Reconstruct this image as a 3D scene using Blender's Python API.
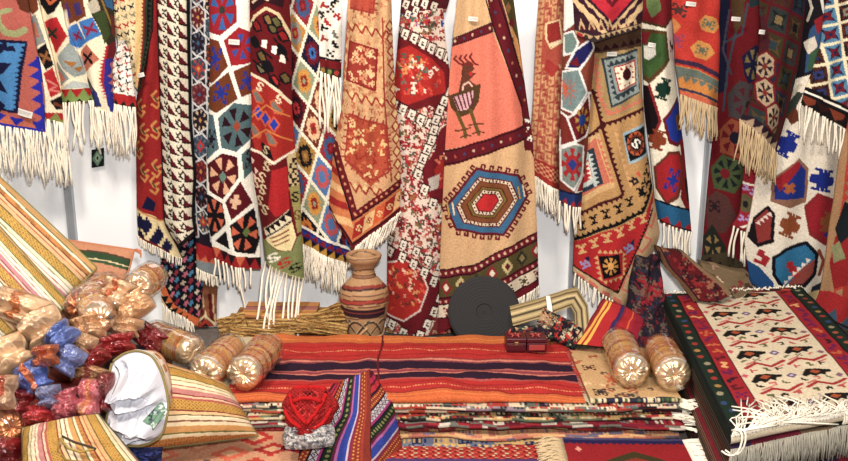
import bpy, math, random
import numpy as np
from mathutils import Vector

for _o in list(bpy.data.objects):
    bpy.data.objects.remove(_o)
SC = bpy.context.scene
COL = SC.collection
random.seed(7)
RNG = np.random.default_rng(11)

# ------------------------------------------------------------------ camera
F = 909.0
PITCH = math.radians(14.0)
CAM = np.array([0.0, -3.6, 1.6])
cd = bpy.data.cameras.new('camera')
cam = bpy.data.objects.new('camera', cd)
COL.objects.link(cam)
cam.location = CAM
cam.rotation_euler = (math.pi / 2 - PITCH, 0, 0)
cd.sensor_fit = 'HORIZONTAL'
cd.sensor_width = 36.0
cd.lens = 36.0 * F / 848.0
cd.clip_start = 0.05
SC.camera = cam

# ------------------------------------------------------------------ light
w = bpy.data.worlds.new('hall_air')
SC.world = w
w.use_nodes = True
w.node_tree.nodes['Background'].inputs[0].default_value = (1.0, 0.96, 0.92, 1)
w.node_tree.nodes['Background'].inputs[1].default_value = 0.24


def area_light(name, loc, target, size, power, col, shape='DISK'):
    d = bpy.data.lights.new(name, 'AREA')
    d.shape = shape
    d.size = size
    d.energy = power
    d.color = col
    o = bpy.data.objects.new(name, d)
    COL.objects.link(o)
    o.location = loc
    v = Vector(target) - Vector(loc)
    o.rotation_euler = v.to_track_quat('-Z', 'Y').to_euler()
    return o


# halogen booth lamps under the hall ceiling and the flash on top of the camera
area_light('booth_lamp', (-1.1, -2.5, 3.3), (-0.35, -0.3, 0.7), 0.55, 72, (1.0, 0.90, 0.78))
area_light('booth_lamp', (0.35, -2.4, 3.3), (0.15, -0.3, 0.6), 0.55, 42, (1.0, 0.90, 0.78))
area_light('camera_flash', (0.06, -3.58, 1.78), (-0.05, 0, 0.95), 0.10, 66, (1.0, 0.97, 0.93))

vs = SC.view_settings
vs.view_transform = 'Standard'
vs.look = 'None'
vs.gamma = 1.0
vs.use_curve_mapping = False
vs.exposure = 0.2

# ------------------------------------------------------------------ maths


def ray(px, py):
    px = np.asarray(px, float)
    py = np.asarray(py, float)
    sx = (px - 424.0) / F
    sy = (230.5 - py) / F
    c, s = math.cos(PITCH), math.sin(PITCH)
    return sx, c + s * sy, -s + c * sy


def AT(px, py, Y):
    """world points on the upright plane y = Y"""
    dx, dy, dz = ray(px, py)
    k = (np.asarray(Y, float) - CAM[1]) / dy
    return np.stack([dx * k, CAM[1] + dy * k, CAM[2] + dz * k], -1)


def ATZ(px, py, Z):
    """world points on the level plane z = Z"""
    dx, dy, dz = ray(px, py)
    k = (np.asarray(Z, float) - CAM[2]) / dz
    return np.stack([dx * k, CAM[1] + dy * k, CAM[2] + dz * k], -1)


def lin(c):
    c = np.asarray(c, float) / 255.0
    return np.where(c <= 0.04045, c / 12.92, ((c + 0.055) / 1.055) ** 2.4)


def vnoise(x, y, seed=0):
    """smooth value noise on arrays, -1..1"""
    x = np.asarray(x, float)
    y = np.asarray(y, float)
    xi = np.floor(x).astype(int)
    yi = np.floor(y).astype(int)
    fx = x - xi
    fy = y - yi
    fx = fx * fx * (3 - 2 * fx)
    fy = fy * fy * (3 - 2 * fy)

    def h(a, b):
        n = (a * 374761393 + b * 668265263 + seed * 974634777) & 0x7fffffff
        n = ((n ^ (n >> 13)) * 1274126177) & 0x7fffffff
        n = n ^ (n >> 16)
        return (n & 0xffff) / 32767.5 - 1
    return (h(xi, yi) * (1 - fx) + h(xi + 1, yi) * fx) * (1 - fy) + (h(xi, yi + 1) * (1 - fx) + h(xi + 1, yi + 1) * fx) * fy


# ------------------------------------------------------------------ materials


def principled(name, base=(0.8, 0.8, 0.8), rough=0.6, **kw):
    m = bpy.data.materials.new(name)
    m.use_nodes = True
    b = m.node_tree.nodes['Principled BSDF']
    b.inputs['Base Color'].default_value = (*base, 1)
    b.inputs['Roughness'].default_value = rough
    for k, v in kw.items():
        b.inputs[k].default_value = v
    return m, m.node_tree, b


def dye_material(name, rough, spec, noise_scale, noise_amt, bump, metallic=0.0, coat=0.0):
    """cloth whose colour is the dye stored on the mesh, with yarn grain and weave relief"""
    m, t, b = principled(name, rough=rough)
    N, L = t.nodes, t.links
    b.inputs['Specular IOR Level'].default_value = spec
    b.inputs['Metallic'].default_value = metallic
    b.inputs['Coat Weight'].default_value = coat
    a = N.new('ShaderNodeAttribute')
    a.attribute_name = 'dye'
    tc = N.new('ShaderNodeTexCoord')
    n1 = N.new('ShaderNodeTexNoise')
    n1.inputs['Scale'].default_value = noise_scale
    n1.inputs['Detail'].default_value = 3
    L.new(tc.outputs['Object'], n1.inputs['Vector'])
    mr = N.new('ShaderNodeMapRange')
    mr.inputs['From Min'].default_value = 0.25
    mr.inputs['From Max'].default_value = 0.75
    mr.inputs['To Min'].default_value = 1 - noise_amt
    mr.inputs['To Max'].default_value = 1 + noise_amt
    L.new(n1.outputs['Fac'], mr.inputs['Value'])
    mx = N.new('ShaderNodeVectorMath')
    mx.operation = 'SCALE'
    L.new(a.outputs['Color'], mx.inputs[0])
    L.new(mr.outputs['Result'], mx.inputs['Scale'])
    L.new(mx.outputs['Vector'], b.inputs['Base Color'])
    if bump:
        bp = N.new('ShaderNodeBump')
        bp.inputs['Strength'].default_value = bump
        bp.inputs['Distance'].default_value = 0.004
        L.new(n1.outputs['Fac'], bp.inputs['Height'])
        L.new(bp.outputs['Normal'], b.inputs['Normal'])
    return m


M_WOOL = dye_material('woven_wool', 0.92, 0.15, 160, 0.22, 0.5)
M_SATIN = dye_material('satin_cloth', 0.34, 0.8, 30, 0.04, 0, 0.22, 0.8)
M_SATIN_END = dye_material('gathered_satin', 0.30, 0.9, 30, 0.03, 0, 0.62, 0.6)
M_COTTON = dye_material('cotton_cloth', 0.85, 0.2, 120, 0.10, 0.3)
M_CLAY = dye_material('painted_clay', 0.62, 0.3, 60, 0.14, 0.4)
M_FRINGE, _t, _b = principled('fringe_yarn', lin((232, 222, 204)), 0.9)
_n = _t.nodes.new('ShaderNodeTexNoise')
_n.inputs['Scale'].default_value = 30
_r = _t.nodes.new('ShaderNodeValToRGB')
_r.color_ramp.elements[0].position = 0.3
_r.color_ramp.elements[0].color = (*lin((206, 192, 168)), 1)
_r.color_ramp.elements[1].position = 0.65
_r.color_ramp.elements[1].color = (*lin((243, 236, 222)), 1)
_t.links.new(_n.outputs['Fac'], _r.inputs['Fac'])
_t.links.new(_r.outputs['Color'], _b.inputs['Base Color'])
M_FRINGE_TAN, _t, _b = principled('tan_fringe_yarn', lin((186, 162, 126)), 0.9)
M_FRINGE_GREY, _t, _b = principled('grey_fringe_yarn', lin((150, 144, 130)), 0.9)
M_TAG = dye_material('tag_paper', 0.7, 0.2, 20, 0.02, 0)
M_BLACK, _t, _b = principled('black_felt', lin((34, 33, 34)), 0.85)
_n = _t.nodes.new('ShaderNodeTexNoise')
_n.inputs['Scale'].default_value = 250
_bp = _t.nodes.new('ShaderNodeBump')
_bp.inputs['Strength'].default_value = 0.35
_bp.inputs['Distance'].default_value = 0.003
_t.links.new(_n.outputs['Fac'], _bp.inputs['Height'])
_t.links.new(_bp.outputs['Normal'], _b.inputs['Normal'])
M_BRASS, _t, _b = principled('brass', lin((200, 160, 90)), 0.3, Metallic=0.9)
M_STEEL, _t, _b = principled('aluminium_post', lin((168, 172, 178)), 0.4, Metallic=0.5)


def wall_material():
    m, t, b = principled('white_booth_panel', lin((236, 236, 238)), 0.75)
    n = t.nodes.new('ShaderNodeTexNoise')
    n.inputs['Scale'].default_value = 2.2
    n.inputs['Detail'].default_value = 5
    r = t.nodes.new('ShaderNodeValToRGB')
    r.color_ramp.elements[0].position = 0.3
    r.color_ramp.elements[0].color = (*lin((232, 235, 240)), 1)
    r.color_ramp.elements[1].position = 0.7
    r.color_ramp.elements[1].color = (*lin((250, 250, 250)), 1)
    t.links.new(n.outputs['Fac'], r.inputs['Fac'])
    t.links.new(r.outputs['Color'], b.inputs['Base Color'])
    return m


M_WALL = wall_material()


def floor_material():
    m, t, b = principled('grey_needle_felt', (0.2, 0.2, 0.2), 0.95)
    n = t.nodes.new('ShaderNodeTexNoise')
    n.inputs['Scale'].default_value = 180
    r = t.nodes.new('ShaderNodeValToRGB')
    r.color_ramp.elements[0].color = (*lin((70, 62, 58)), 1)
    r.color_ramp.elements[1].color = (*lin((120, 110, 104)), 1)
    t.links.new(n.outputs['Fac'], r.inputs['Fac'])
    t.links.new(r.outputs['Color'], b.inputs['Base Color'])
    return m


M_FLOOR = floor_material()


def plastic_material():
    m = bpy.data.materials.new('clear_plastic_film')
    m.use_nodes = True
    t = m.node_tree
    N, L = t.nodes, t.links
    N.remove(N['Principled BSDF'])
    tr = N.new('ShaderNodeBsdfTransparent')
    tr.inputs[0].default_value = (0.97, 0.95, 0.92, 1)
    gl = N.new('ShaderNodeBsdfGlossy')
    gl.inputs['Roughness'].default_value = 0.12
    fr = N.new('ShaderNodeFresnel')
    fr.inputs['IOR'].default_value = 1.65
    ma = N.new('ShaderNodeMath')
    ma.operation = 'MULTIPLY_ADD'
    ma.inputs[1].default_value = 0.45
    ma.inputs[2].default_value = 0.015
    mx = N.new('ShaderNodeMixShader')
    n = N.new('ShaderNodeTexNoise')
    n.inputs['Scale'].default_value = 16
    n.inputs['Detail'].default_value = 4
    bp = N.new('ShaderNodeBump')
    bp.inputs['Strength'].default_value = 0.18
    bp.inputs['Distance'].default_value = 0.02
    tc = N.new('ShaderNodeTexCoord')
    L.new(tc.outputs['Object'], n.inputs['Vector'])
    L.new(n.outputs['Fac'], bp.inputs['Height'])
    L.new(bp.outputs['Normal'], gl.inputs['Normal'])
    L.new(bp.outputs['Normal'], fr.inputs['Normal'])
    L.new(fr.outputs[0], ma.inputs[0])
    L.new(ma.outputs[0], mx.inputs[0])
    L.new(tr.outputs[0], mx.inputs[1])
    L.new(gl.outputs[0], mx.inputs[2])
    L.new(mx.outputs[0], N['Material Output'].inputs[0])
    return m


M_PLASTIC = plastic_material()

# ------------------------------------------------------------------ objects


def tag(o, label=None, cat=None, group=None, kind=None):
    if label:
        o['label'] = label
    if cat:
        o['category'] = cat
    if group:
        o['group'] = group
    if kind:
        o['kind'] = kind
    return o


def raw_mesh(name, V, faces, mat, parent=None, smooth=True, col=None):
    me = bpy.data.meshes.new(name)
    me.from_pydata([tuple(v) for v in V], [], [tuple(f) for f in faces])
    if smooth:
        me.polygons.foreach_set('use_smooth', [True] * len(me.polygons))
    me.materials.append(mat)
    if col is not None:
        a = me.color_attributes.new('dye', 'FLOAT_COLOR', 'POINT')
        c = np.ones((len(V), 4), np.float32)
        c[:, :3] = col
        a.data.foreach_set('color', c.ravel())
    me.update()
    o = bpy.data.objects.new(name, me)
    COL.objects.link(o)
    if parent:
        o.parent = parent
    return o


def empty(name, loc=(0, 0, 0)):
    o = bpy.data.objects.new(name, None)
    COL.objects.link(o)
    o.location = loc
    return o


def box_vf(x0, x1, y0, y1, z0, z1):
    V = [(x0, y0, z0), (x1, y0, z0), (x1, y1, z0), (x0, y1, z0), (x0, y0, z1), (x1, y0, z1), (x1, y1, z1), (x0, y1, z1)]
    Fc = [(0, 3, 2, 1), (4, 5, 6, 7), (0, 1, 5, 4), (1, 2, 6, 5), (2, 3, 7, 6), (3, 0, 4, 7)]
    return V, Fc


def box(name, x0, x1, y0, y1, z0, z1, mat, parent=None, bevel=0.0):
    V, Fc = box_vf(x0, x1, y0, y1, z0, z1)
    o = raw_mesh(name, V, Fc, mat, parent, smooth=False)
    if bevel:
        md = o.modifiers.new('edge', 'BEVEL')
        md.width = bevel
        md.segments = 2
    return o


def tubes(paths, rad, sides=5, taper=1.0):
    """vertices and faces of round strands along the given paths"""
    V, Fc = [], []
    for p in paths:
        p = np.asarray(p, float)
        n = len(p)
        tang = np.gradient(p, axis=0)
        tang /= np.linalg.norm(tang, axis=1)[:, None] + 1e-9
        ref = np.array([0.13, 1.0, 0.07])
        a = np.cross(tang, ref)
        a /= np.linalg.norm(a, axis=1)[:, None] + 1e-9
        b = np.cross(tang, a)
        base = len(V)
        for i in range(n):
            r = rad * (1 + (taper - 1) * i / (n - 1))
            for k in range(sides):
                th = 2 * math.pi * k / sides
                V.append(p[i] + r * (math.cos(th) * a[i] + math.sin(th) * b[i]))
        for i in range(n - 1):
            for k in range(sides):
                k2 = (k + 1) % sides
                Fc.append((base + i * sides + k, base + i * sides + k2, base + (i + 1) * sides + k2, base + (i + 1) * sides + k))
        Fc.append(tuple(base + (n - 1) * sides + k for k in range(sides)))
        Fc.append(tuple(base + k for k in reversed(range(sides))))
    return V, Fc


class Surf:
    """a woven surface: grid of points P, layout coordinates X/Y of its pattern, U/V in 0..1, dye colours C"""

    def __init__(s, P, X, Y):
        s.P = P
        s.nv, s.nu = P.shape[:2]
        s.PX, s.PY = X, Y
        s.X, s.Y = X, Y
        s.U, s.V = np.meshgrid(np.linspace(0, 1, s.nu), np.linspace(0, 1, s.nv))
        s.C = np.ones((s.nv, s.nu, 3)) * 0.5
        s.thick = None

    # coordinate frames
    def uv(s, W, H):
        s.X, s.Y = s.U * W, s.V * H
        return s

    def px(s):
        s.X, s.Y = s.PX, s.PY
        return s

    def fill(s, col, mask=None):
        if mask is None:
            s.C[:] = lin(col)
        else:
            s.C[mask] = lin(col)
        return s

    def poly(s, pts, col):
        pts = np.asarray(pts, float)
        x0, y0 = pts.min(0)
        x1, y1 = pts.max(0)
        idx = np.nonzero((s.X >= x0) & (s.X <= x1) & (s.Y >= y0) & (s.Y <= y1))
        if len(idx[0]) == 0:
            return s
        x = s.X[idx]
        y = s.Y[idx]
        ins = np.zeros(len(x), bool)
        n = len(pts)
        for i in range(n):
            xa, ya = pts[i]
            xb, yb = pts[(i + 1) % n]
            if ya == yb:
                continue
            c = ((ya > y) != (yb > y)) & (x < (xb - xa) * (y - ya) / (yb - ya) + xa)
            ins ^= c
        s.C[idx[0][ins], idx[1][ins]] = lin(col)
        return s

    def line(s, pts, wd, col):
        for (xa, ya), (xb, yb) in zip(pts[:-1], pts[1:]):
            h = wd / 2
            idx = np.nonzero((s.X >= min(xa, xb) - h) & (s.X <= max(xa, xb) + h) & (s.Y >= min(ya, yb) - h) & (s.Y <= max(ya, yb) + h))
            if len(idx[0]) == 0:
                continue
            x = s.X[idx] - xa
            y = s.Y[idx] - ya
            dx, dy = xb - xa, yb - ya
            l2 = dx * dx + dy * dy + 1e-9
            t = np.clip((x * dx + y * dy) / l2, 0, 1)
            m = (x - t * dx) ** 2 + (y - t * dy) ** 2 < h * h
            s.C[idx[0][m], idx[1][m]] = lin(col)
        return s

    def saw(s, pts, h, per, col, line=0):
        """row of triangles along a polyline, on its right-hand side for h > 0"""
        for (xa, ya), (xb, yb) in zip(pts[:-1], pts[1:]):
            L = math.hypot(xb - xa, yb - ya)
            n = max(1, int(round(L / per)))
            dx, dy = (xb - xa) / n, (yb - ya) / n
            nx, ny = -(yb - ya) / L * h, (xb - xa) / L * h
            for i in range(n):
                a = (xa + dx * i, ya + dy * i)
                b = (a[0] + dx, a[1] + dy)
                s.poly([a, b, (a[0] + dx / 2 + nx, a[1] + dy / 2 + ny)], col)
        if line:
            s.line(pts, line, col)
        return s

    def circ(s, cx, cy, rx, ry, col):
        m = ((s.X - cx) / rx) ** 2 + ((s.Y - cy) / ry) ** 2 < 1
        return s.fill(col, m)

    def dia(s, cx, cy, rx, ry, col, step=0):
        x, y = s.X - cx, s.Y - cy
        if step:
            y = (np.floor(y / step) + 0.5) * step
        return s.fill(col, np.abs(x) / rx + np.abs(y) / ry < 1)

    def stamp(s, art, cx, cy, w, h, pal, ang=0.0):
        rows = art
        nr, nc = len(rows), max(len(r) for r in rows)
        R = math.hypot(w, h) / 2
        idx = np.nonzero((np.abs(s.X - cx) < R) & (np.abs(s.Y - cy) < R))
        if len(idx[0]) == 0:
            return s
        c, sn = math.cos(ang), math.sin(ang)
        x = s.X[idx] - cx
        y = s.Y[idx] - cy
        lx = (x * c + y * sn) / w + 0.5
        ly = (-x * sn + y * c) / h + 0.5
        j = np.floor(lx * nc).astype(int)
        i = np.floor(ly * nr).astype(int)
        ok = (i >= 0) & (i < nr) & (j >= 0) & (j < nc)
        tab = np.array([[ord(r[k]) if k < len(r) else 46 for k in range(nc)] for r in rows])
        ch = np.full(len(x), 46)
        ch[ok] = tab[i[ok], j[ok]]
        for k, col in pal.items():
            m = ch == ord(k)
            s.C[idx[0][m], idx[1][m]] = lin(col)
        return s

    def tile(s, art, cw, chh, pal, skew=0.0, shift=0.0, mask=None, ox=0, oy=0):
        nr, nc = len(art), len(art[0])
        y = (s.Y - oy) + (s.X - ox) * skew
        row = np.floor(y / chh)
        x = (s.X - ox) + row * shift
        j = np.clip(((x / cw) % 1 * nc).astype(int), 0, nc - 1)
        i = np.clip(((y / chh) % 1 * nr).astype(int), 0, nr - 1)
        tab = np.array([[ord(c) for c in r] for r in art])
        ch = tab[i, j]
        for k, col in pal.items():
            m = ch == ord(k)
            if mask is not None:
                m &= mask
            s.C[m] = lin(col)
        return s

    def stripes(s, A, lst, start=0.0):
        """lst of (width, colour) along the coordinate array A"""
        a = start
        for wd, col in lst:
            s.fill(col, (A >= a) & (A < a + wd))
            a += wd
        return s

    def hexa(s, pts, fill, border=(236, 226, 200), bw=2.2):
        s.poly(pts, fill)
        s.line(list(pts) + [pts[0]], bw, border)
        return s

    def jag(s, cx, cy, w, h, col, ang=0.0):
        """stepped figure with four pairs of horns"""
        c, sn = math.cos(ang), math.sin(ang)
        dx, dy = s.X - cx, s.Y - cy
        lx, ly = dx * c + dy * sn, -dx * sn + dy * c
        st = h / 7.0
        lyq = (np.floor(ly / st + 0.5)) * st
        s.fill(col, np.abs(lx) / (w * 0.52) + np.abs(lyq) / (h * 0.5) < 1)
        for sx in (-1, 1):
            for sy in (-1, 1):
                a, b = lx * sx, ly * sy
                s.fill(col, (a > w * 0.10) & (a < w * 0.24) & (b > h * 0.18) & (b < h * 0.50))
                s.fill(col, (a > w * 0.10) & (a < w * 0.40) & (b > h * 0.38) & (b < h * 0.50))
                s.fill(col, (b > h * 0.06) & (b < h * 0.19) & (a > w * 0.25) & (a < w * 0.50))
        return s

    def rad(s, cx, cy, rx, ry, n, col, ph=0.0, r0=0.25, r1=0.85, wd=0.55):
        """ring of triangles pointing at a centre"""
        for i in range(n):
            a = ph + 2 * math.pi * i / n
            d = wd * math.pi / n
            s.poly([(cx + rx * r0 * math.cos(a), cy + ry * r0 * math.sin(a)),
                    (cx + rx * r1 * math.cos(a - d), cy + ry * r1 * math.sin(a - d)),
                    (cx + rx * r1 * math.cos(a + d), cy + ry * r1 * math.sin(a + d))], col)
        return s

    def specks(s, n, mask_poly, cols, size=3.0, seed=1, arts=None):
        r = random.Random(seed)
        xs = [p[0] for p in mask_poly]
        ys = [p[1] for p in mask_poly]
        for _ in range(n):
            x = r.uniform(min(xs), max(xs))
            y = r.uniform(min(ys), max(ys))
            ins = False
            for i in range(len(mask_poly)):
                xa, ya = mask_poly[i]
                xb, yb = mask_poly[(i + 1) % len(mask_poly)]
                if (ya > y) != (yb > y) and x < (xb - xa) * (y - ya) / (yb - ya + 1e-9) + xa:
                    ins = not ins
            if ins:
                a = r.choice(arts or SPECKS)
                k = size * r.uniform(0.7, 1.4)
                s.stamp(a, x, y, k * len(a[0]) / 3, k * len(a) / 3, {'#': r.choice(cols)}, r.choice((0, 0.4, -0.4, 1.57)))
        return s

    def lattice(s, c0, a, b, border, cell, wb=0.09, teeth=4, mask=None):
        """slanted diamond lattice; cell(i, j) -> list of (radius, colour, kind)"""
        det = a[0] * b[1] - a[1] * b[0]
        x, y = s.X - c0[0], s.Y - c0[1]
        S = (x * b[1] - y * b[0]) / det
        T = (-x * a[1] + y * a[0]) / det
        i = np.round(S).astype(int)
        j = np.round(T).astype(int)
        ls, lt = np.abs(S - i), np.abs(T - j)
        ss, tt = S - i, T - j
        m0 = np.ones_like(S, bool) if mask is None else mask
        big = np.maximum(ls, lt)
        tooth = np.abs(((np.where(ls > lt, tt, ss) * teeth * 2) % 1) - 0.5) * 0.07
        for ii in range(i[m0].min(), i[m0].max() + 1):
            for jj in range(j[m0].min(), j[m0].max() + 1):
                mm = m0 & (i == ii) & (j == jj)
                if not mm.any():
                    continue
                for r, col, kind in cell(ii, jj):
                    if kind == 'sq':
                        k = big < r
                    elif kind == 'sqt':
                        k = big + tooth * 1.6 < r
                    elif kind == 'star':
                        k = (np.maximum(ls, lt) + 0.8 * np.abs(ls - lt) < r)
                    elif kind == 'cross':
                        k = (np.minimum(ls, lt) < r * 0.32) & (big < r)
                    elif kind == 'x':
                        k = (np.abs(ls - lt) < r * 0.3) & (big < r)
                    elif kind == 'burst':
                        qs, qt = np.floor(ls * 15) / 15, np.floor(lt * 15) / 15
                        k = (np.maximum(qs, qt) < r * 0.62) | ((np.minimum(qs, qt) < r * 0.2) & (big < r)) | ((np.abs(qs - qt) < 0.03) & (big < r * 0.85))
                    else:
                        k = ls + lt < r
                    s.C[mm & k] = lin(col)
        s.C[m0 & (big + tooth > 0.5 - wb)] = lin(border)
        return s


SPECKS = [
    ["#..", "##.", ".##"], ["##.", ".#.", ".##"], [".#.", "###", "#.#"], ["#.#", ".#.", "#.#"],
    ["###", "..#", ".##"], ["#..", "###", "#.."], ["##", ".#"], [".##", "##.", "#.."],
]


def grid_faces(nv, nu, base=0, flip=False):
    i = np.arange((nv - 1) * (nu - 1))
    r, c = i // (nu - 1), i % (nu - 1)
    a = base + r * nu + c
    q = np.stack([a, a + nu, a + nu + 1, a + 1], -1)
    return q[:, ::-1] if flip else q


def emit(surfs, name, mat, parent=None, smooth=True):
    """one mesh object from one or more painted surfaces; each may get a back and rim (thick = offset vector)"""
    if not isinstance(surfs, (list, tuple)):
        surfs = [surfs]
    VV, CC, QQ = [], [], []
    base = 0

    def add(P, C, flip):
        nonlocal base
        nv, nu = P.shape[:2]
        VV.append(P.reshape(-1, 3))
        CC.append(C.reshape(-1, 3))
        QQ.append(grid_faces(nv, nu, base, flip))
        base += nv * nu
    for s in surfs:
        add(s.P, s.C, getattr(s, 'flip', False))
        if s.thick is not None:
            off = np.asarray(s.thick)
            ri = np.unique(np.linspace(0, s.nv - 1, max(3, s.nv // 5)).astype(int))
            ci = np.unique(np.linspace(0, s.nu - 1, max(3, s.nu // 5)).astype(int))
            add(s.P[np.ix_(ri, ci)] + off, s.C[np.ix_(ri, ci)], not getattr(s, 'flip', False))
            for line, cl in ((s.P[0], s.C[0]), (s.P[-1], s.C[-1]), (s.P[:, 0], s.C[:, 0]), (s.P[:, -1], s.C[:, -1])):
                add(np.stack([line, line + off], 0), np.stack([cl, cl], 0) * 0.9, False)
    V = np.concatenate(VV)
    C = np.concatenate(CC) ** 1.22 * 0.89
    C = 0.88 * C + 0.12 * (C @ np.array([0.3, 0.55, 0.15]))[:, None]
    Q = np.concatenate(QQ)
    me = bpy.data.meshes.new(name)
    me.vertices.add(len(V))
    me.vertices.foreach_set('co', V.astype(np.float32).ravel())
    me.loops.add(len(Q) * 4)
    me.loops.foreach_set('vertex_index', Q.astype(np.int32).ravel())
    me.polygons.add(len(Q))
    me.polygons.foreach_set('loop_start', np.arange(len(Q), dtype=np.int32) * 4)
    me.polygons.foreach_set('use_smooth', np.full(len(Q), smooth))
    a = me.color_attributes.new('dye', 'FLOAT_COLOR', 'POINT')
    c4 = np.ones((len(V), 4), np.float32)
    c4[:, :3] = C
    a.data.foreach_set('color', c4.ravel())
    me.materials.append(mat)
    me.update(calc_edges=True)
    me.validate()
    o = bpy.data.objects.new(name, me)
    COL.objects.link(o)
    if parent:
        o.parent = parent
    return o


def smooth_rows(A, k):
    if k < 2:
        return A
    p = np.concatenate([np.repeat(A[:1], k, 0), A, np.repeat(A[-1:], k, 0)])
    ker = np.ones(2 * k + 1) / (2 * k + 1)
    out = np.apply_along_axis(lambda v: np.convolve(v, ker, 'same'), 0, p)[k:-k]
    out[0], out[-1] = A[0], A[-1]
    return out


def cloth(rows, Y, res=1.2, bulge=0.03, folds=(), wob=0.006, seed=0, smooth=5, thick=0.007, cuts=None):
    """a hung cloth. rows: outline points from top to hem, each a list of 2 or more (x, y[, depth]) stations"""
    rows = [[(p[0], p[1], p[2] if len(p) > 2 else Y) for p in r] for r in rows]
    G = np.array(rows, float)
    nr, k = G.shape[:2]
    mid = G[:, :, :2].mean(1)
    d = np.concatenate([[0], np.cumsum(np.linalg.norm(np.diff(mid, axis=0), axis=1))])
    wid = np.linalg.norm(np.diff(G[:, :, :2], axis=1), axis=2).sum(1).max()
    nv = max(8, int(d[-1] * res))
    nu = max(8, int(wid * res))
    t = np.linspace(0, d[-1], nv)
    ctl = np.stack([[np.interp(t, d, G[:, c, e]) for e in range(3)] for c in range(k)], 0)  # k,3,nv
    ctl = ctl.transpose(2, 0, 1)
    if smooth and nr > 2:
        kk = int(smooth * res)
        ctl = smooth_rows(ctl.reshape(nv, -1), kk).reshape(nv, k, 3)
    # stations across
    if cuts is None:
        sw = np.linalg.norm(np.diff(G[:, :, :2], axis=1), axis=2).mean(0) + 1e-3
        cuts = np.concatenate([[0], np.cumsum(sw) / sw.sum()])
    u = np.linspace(0, 1, nu)
    g = np.empty((nv, nu, 3))
    for e in range(3):
        for c in range(k - 1):
            m = (u >= cuts[c]) & (u <= cuts[c + 1])
            f = (u[m] - cuts[c]) / (cuts[c + 1] - cuts[c])
            g[:, m, e] = ctl[:, c, e][:, None] * (1 - f) + ctl[:, c + 1, e][:, None] * f
    X, Yp, D = g[..., 0], g[..., 1], g[..., 2]
    P = AT(X, Yp, D)
    U, V = np.meshgrid(u, np.linspace(0, 1, nv))
    dy = -1.3 * bulge * np.sin(np.pi * U) ** 0.8
    for amp, fr, ph, sl in folds:
        dy = dy - amp * (0.3 + 0.7 * V) * np.sin(2 * np.pi * (fr * U + ph + sl * V))
    nf = max(1.0, wid / 34.0)
    fold_amp = 0.0 if bulge < 0.012 else 0.007
    dy = dy - fold_amp * np.sin(2 * np.pi * (nf * U + 0.37 * seed + 0.5 * V + 0.12 * np.sin(5 * V + seed)))
    dy = dy - 1.4 * wob * vnoise(U * 4 + 3.1 * seed, V * 7 + 1.7 * seed, seed)
    P = P + np.stack([0 * dy, dy, 0 * dy], -1)
    s = Surf(P, X, Yp)
    s.thick = (0, thick, 0)
    return s


def row_points(s, u0, u1, n, row=-1, jit=0.0, rnd=random):
    u = np.linspace(u0, u1, n)
    out = []
    for a in u:
        f = min(max(a + rnd.uniform(-jit, jit), 0), 1) * (s.nu - 1)
        i = int(min(f, s.nu - 2))
        out.append(s.P[row, i] * (1 - (f - i)) + s.P[row, i + 1] * (f - i))
    return out


def fringe(s, parent, n, length, rad=0.0032, u0=0.0, u1=1.0, mat=None, jit=0.2, drift=(0, 0), seed=1, single=False, segs=6, row=-1, knot=True, name='fringe', lenfun=None, dpow=1.0):
    """yarn ends falling from the hem; single=True makes every tassel a part of its own"""
    r = random.Random(seed)
    mat = mat or M_FRINGE
    paths = []
    pts = row_points(s, u0, u1, n, row, 0.3 / n, r)
    for i, p in enumerate(pts):
        L = length * r.uniform(1 - jit, 1 + jit * 0.6)
        if lenfun:
            L *= lenfun(i / max(1, n - 1))
        ax, ay = r.uniform(-0.10, 0.10) * L + drift[0] * L, -r.uniform(0.0, 0.06) * L + drift[1] * L
        wv, ph = r.uniform(0.01, 0.04) * L, r.uniform(0, 6)
        path = []
        for k in range(segs + 1):
            f = k / segs
            path.append((p[0] + ax * f + wv * math.sin(ph + 5 * f), p[1] - 0.002 + ay * f ** dpow + 0.5 * wv * math.cos(ph + 4 * f), p[2] + 0.004 - (L + 0.004) * f))
        paths.append(path)
    if single:
        for p in paths:
            V, Fc = tubes([p], rad, 6, 1.15)
            raw_mesh('tassel', V, Fc, mat, parent)
        return None
    V, Fc = tubes(paths, rad, 4, 0.8)
    o = raw_mesh(name, V, Fc, mat, parent)
    tag(o, kind='stuff')
    return o


def price_tag(parent, px, py, w, h, Y, ang=0.0):
    c = AT(px, py, Y)
    k = 0.0031
    a = math.radians(ang)
    ux = np.array([math.cos(a), 0, -math.sin(a)]) * w * k / 2
    uz = np.array([math.sin(a), 0, math.cos(a)]) * h * k / 2
    n = 18
    u, v = np.meshgrid(np.linspace(-1, 1, 2 * n), np.linspace(1, -1, n))
    P = c + u[..., None] * ux + v[..., None] * uz
    P[..., 1] -= 0.004 * (1 - u ** 2)
    s = Surf(P, u, v)
    s.fill((226, 222, 214))
    r = random.Random(int(px * 7 + py))
    for yy in (-0.35, 0.05, 0.4):
        x = -0.7
        while x < 0.6:
            l = r.uniform(0.08, 0.3)
            s.line([(x, yy), (x + l, yy + r.uniform(-0.1, 0.1))], 0.12, (120, 120, 130))
            x += l + 0.14
    s.thick = (0, 0.002, 0)
    return emit(s, 'price_tag', M_TAG, parent, smooth=False)


def rug(s, name, label, group='kilims hung along the back wall', mat=None, cat='kilim'):
    o = emit(s, name, mat or M_WOOL)
    tag(o, label, cat, group)
    return o

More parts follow.
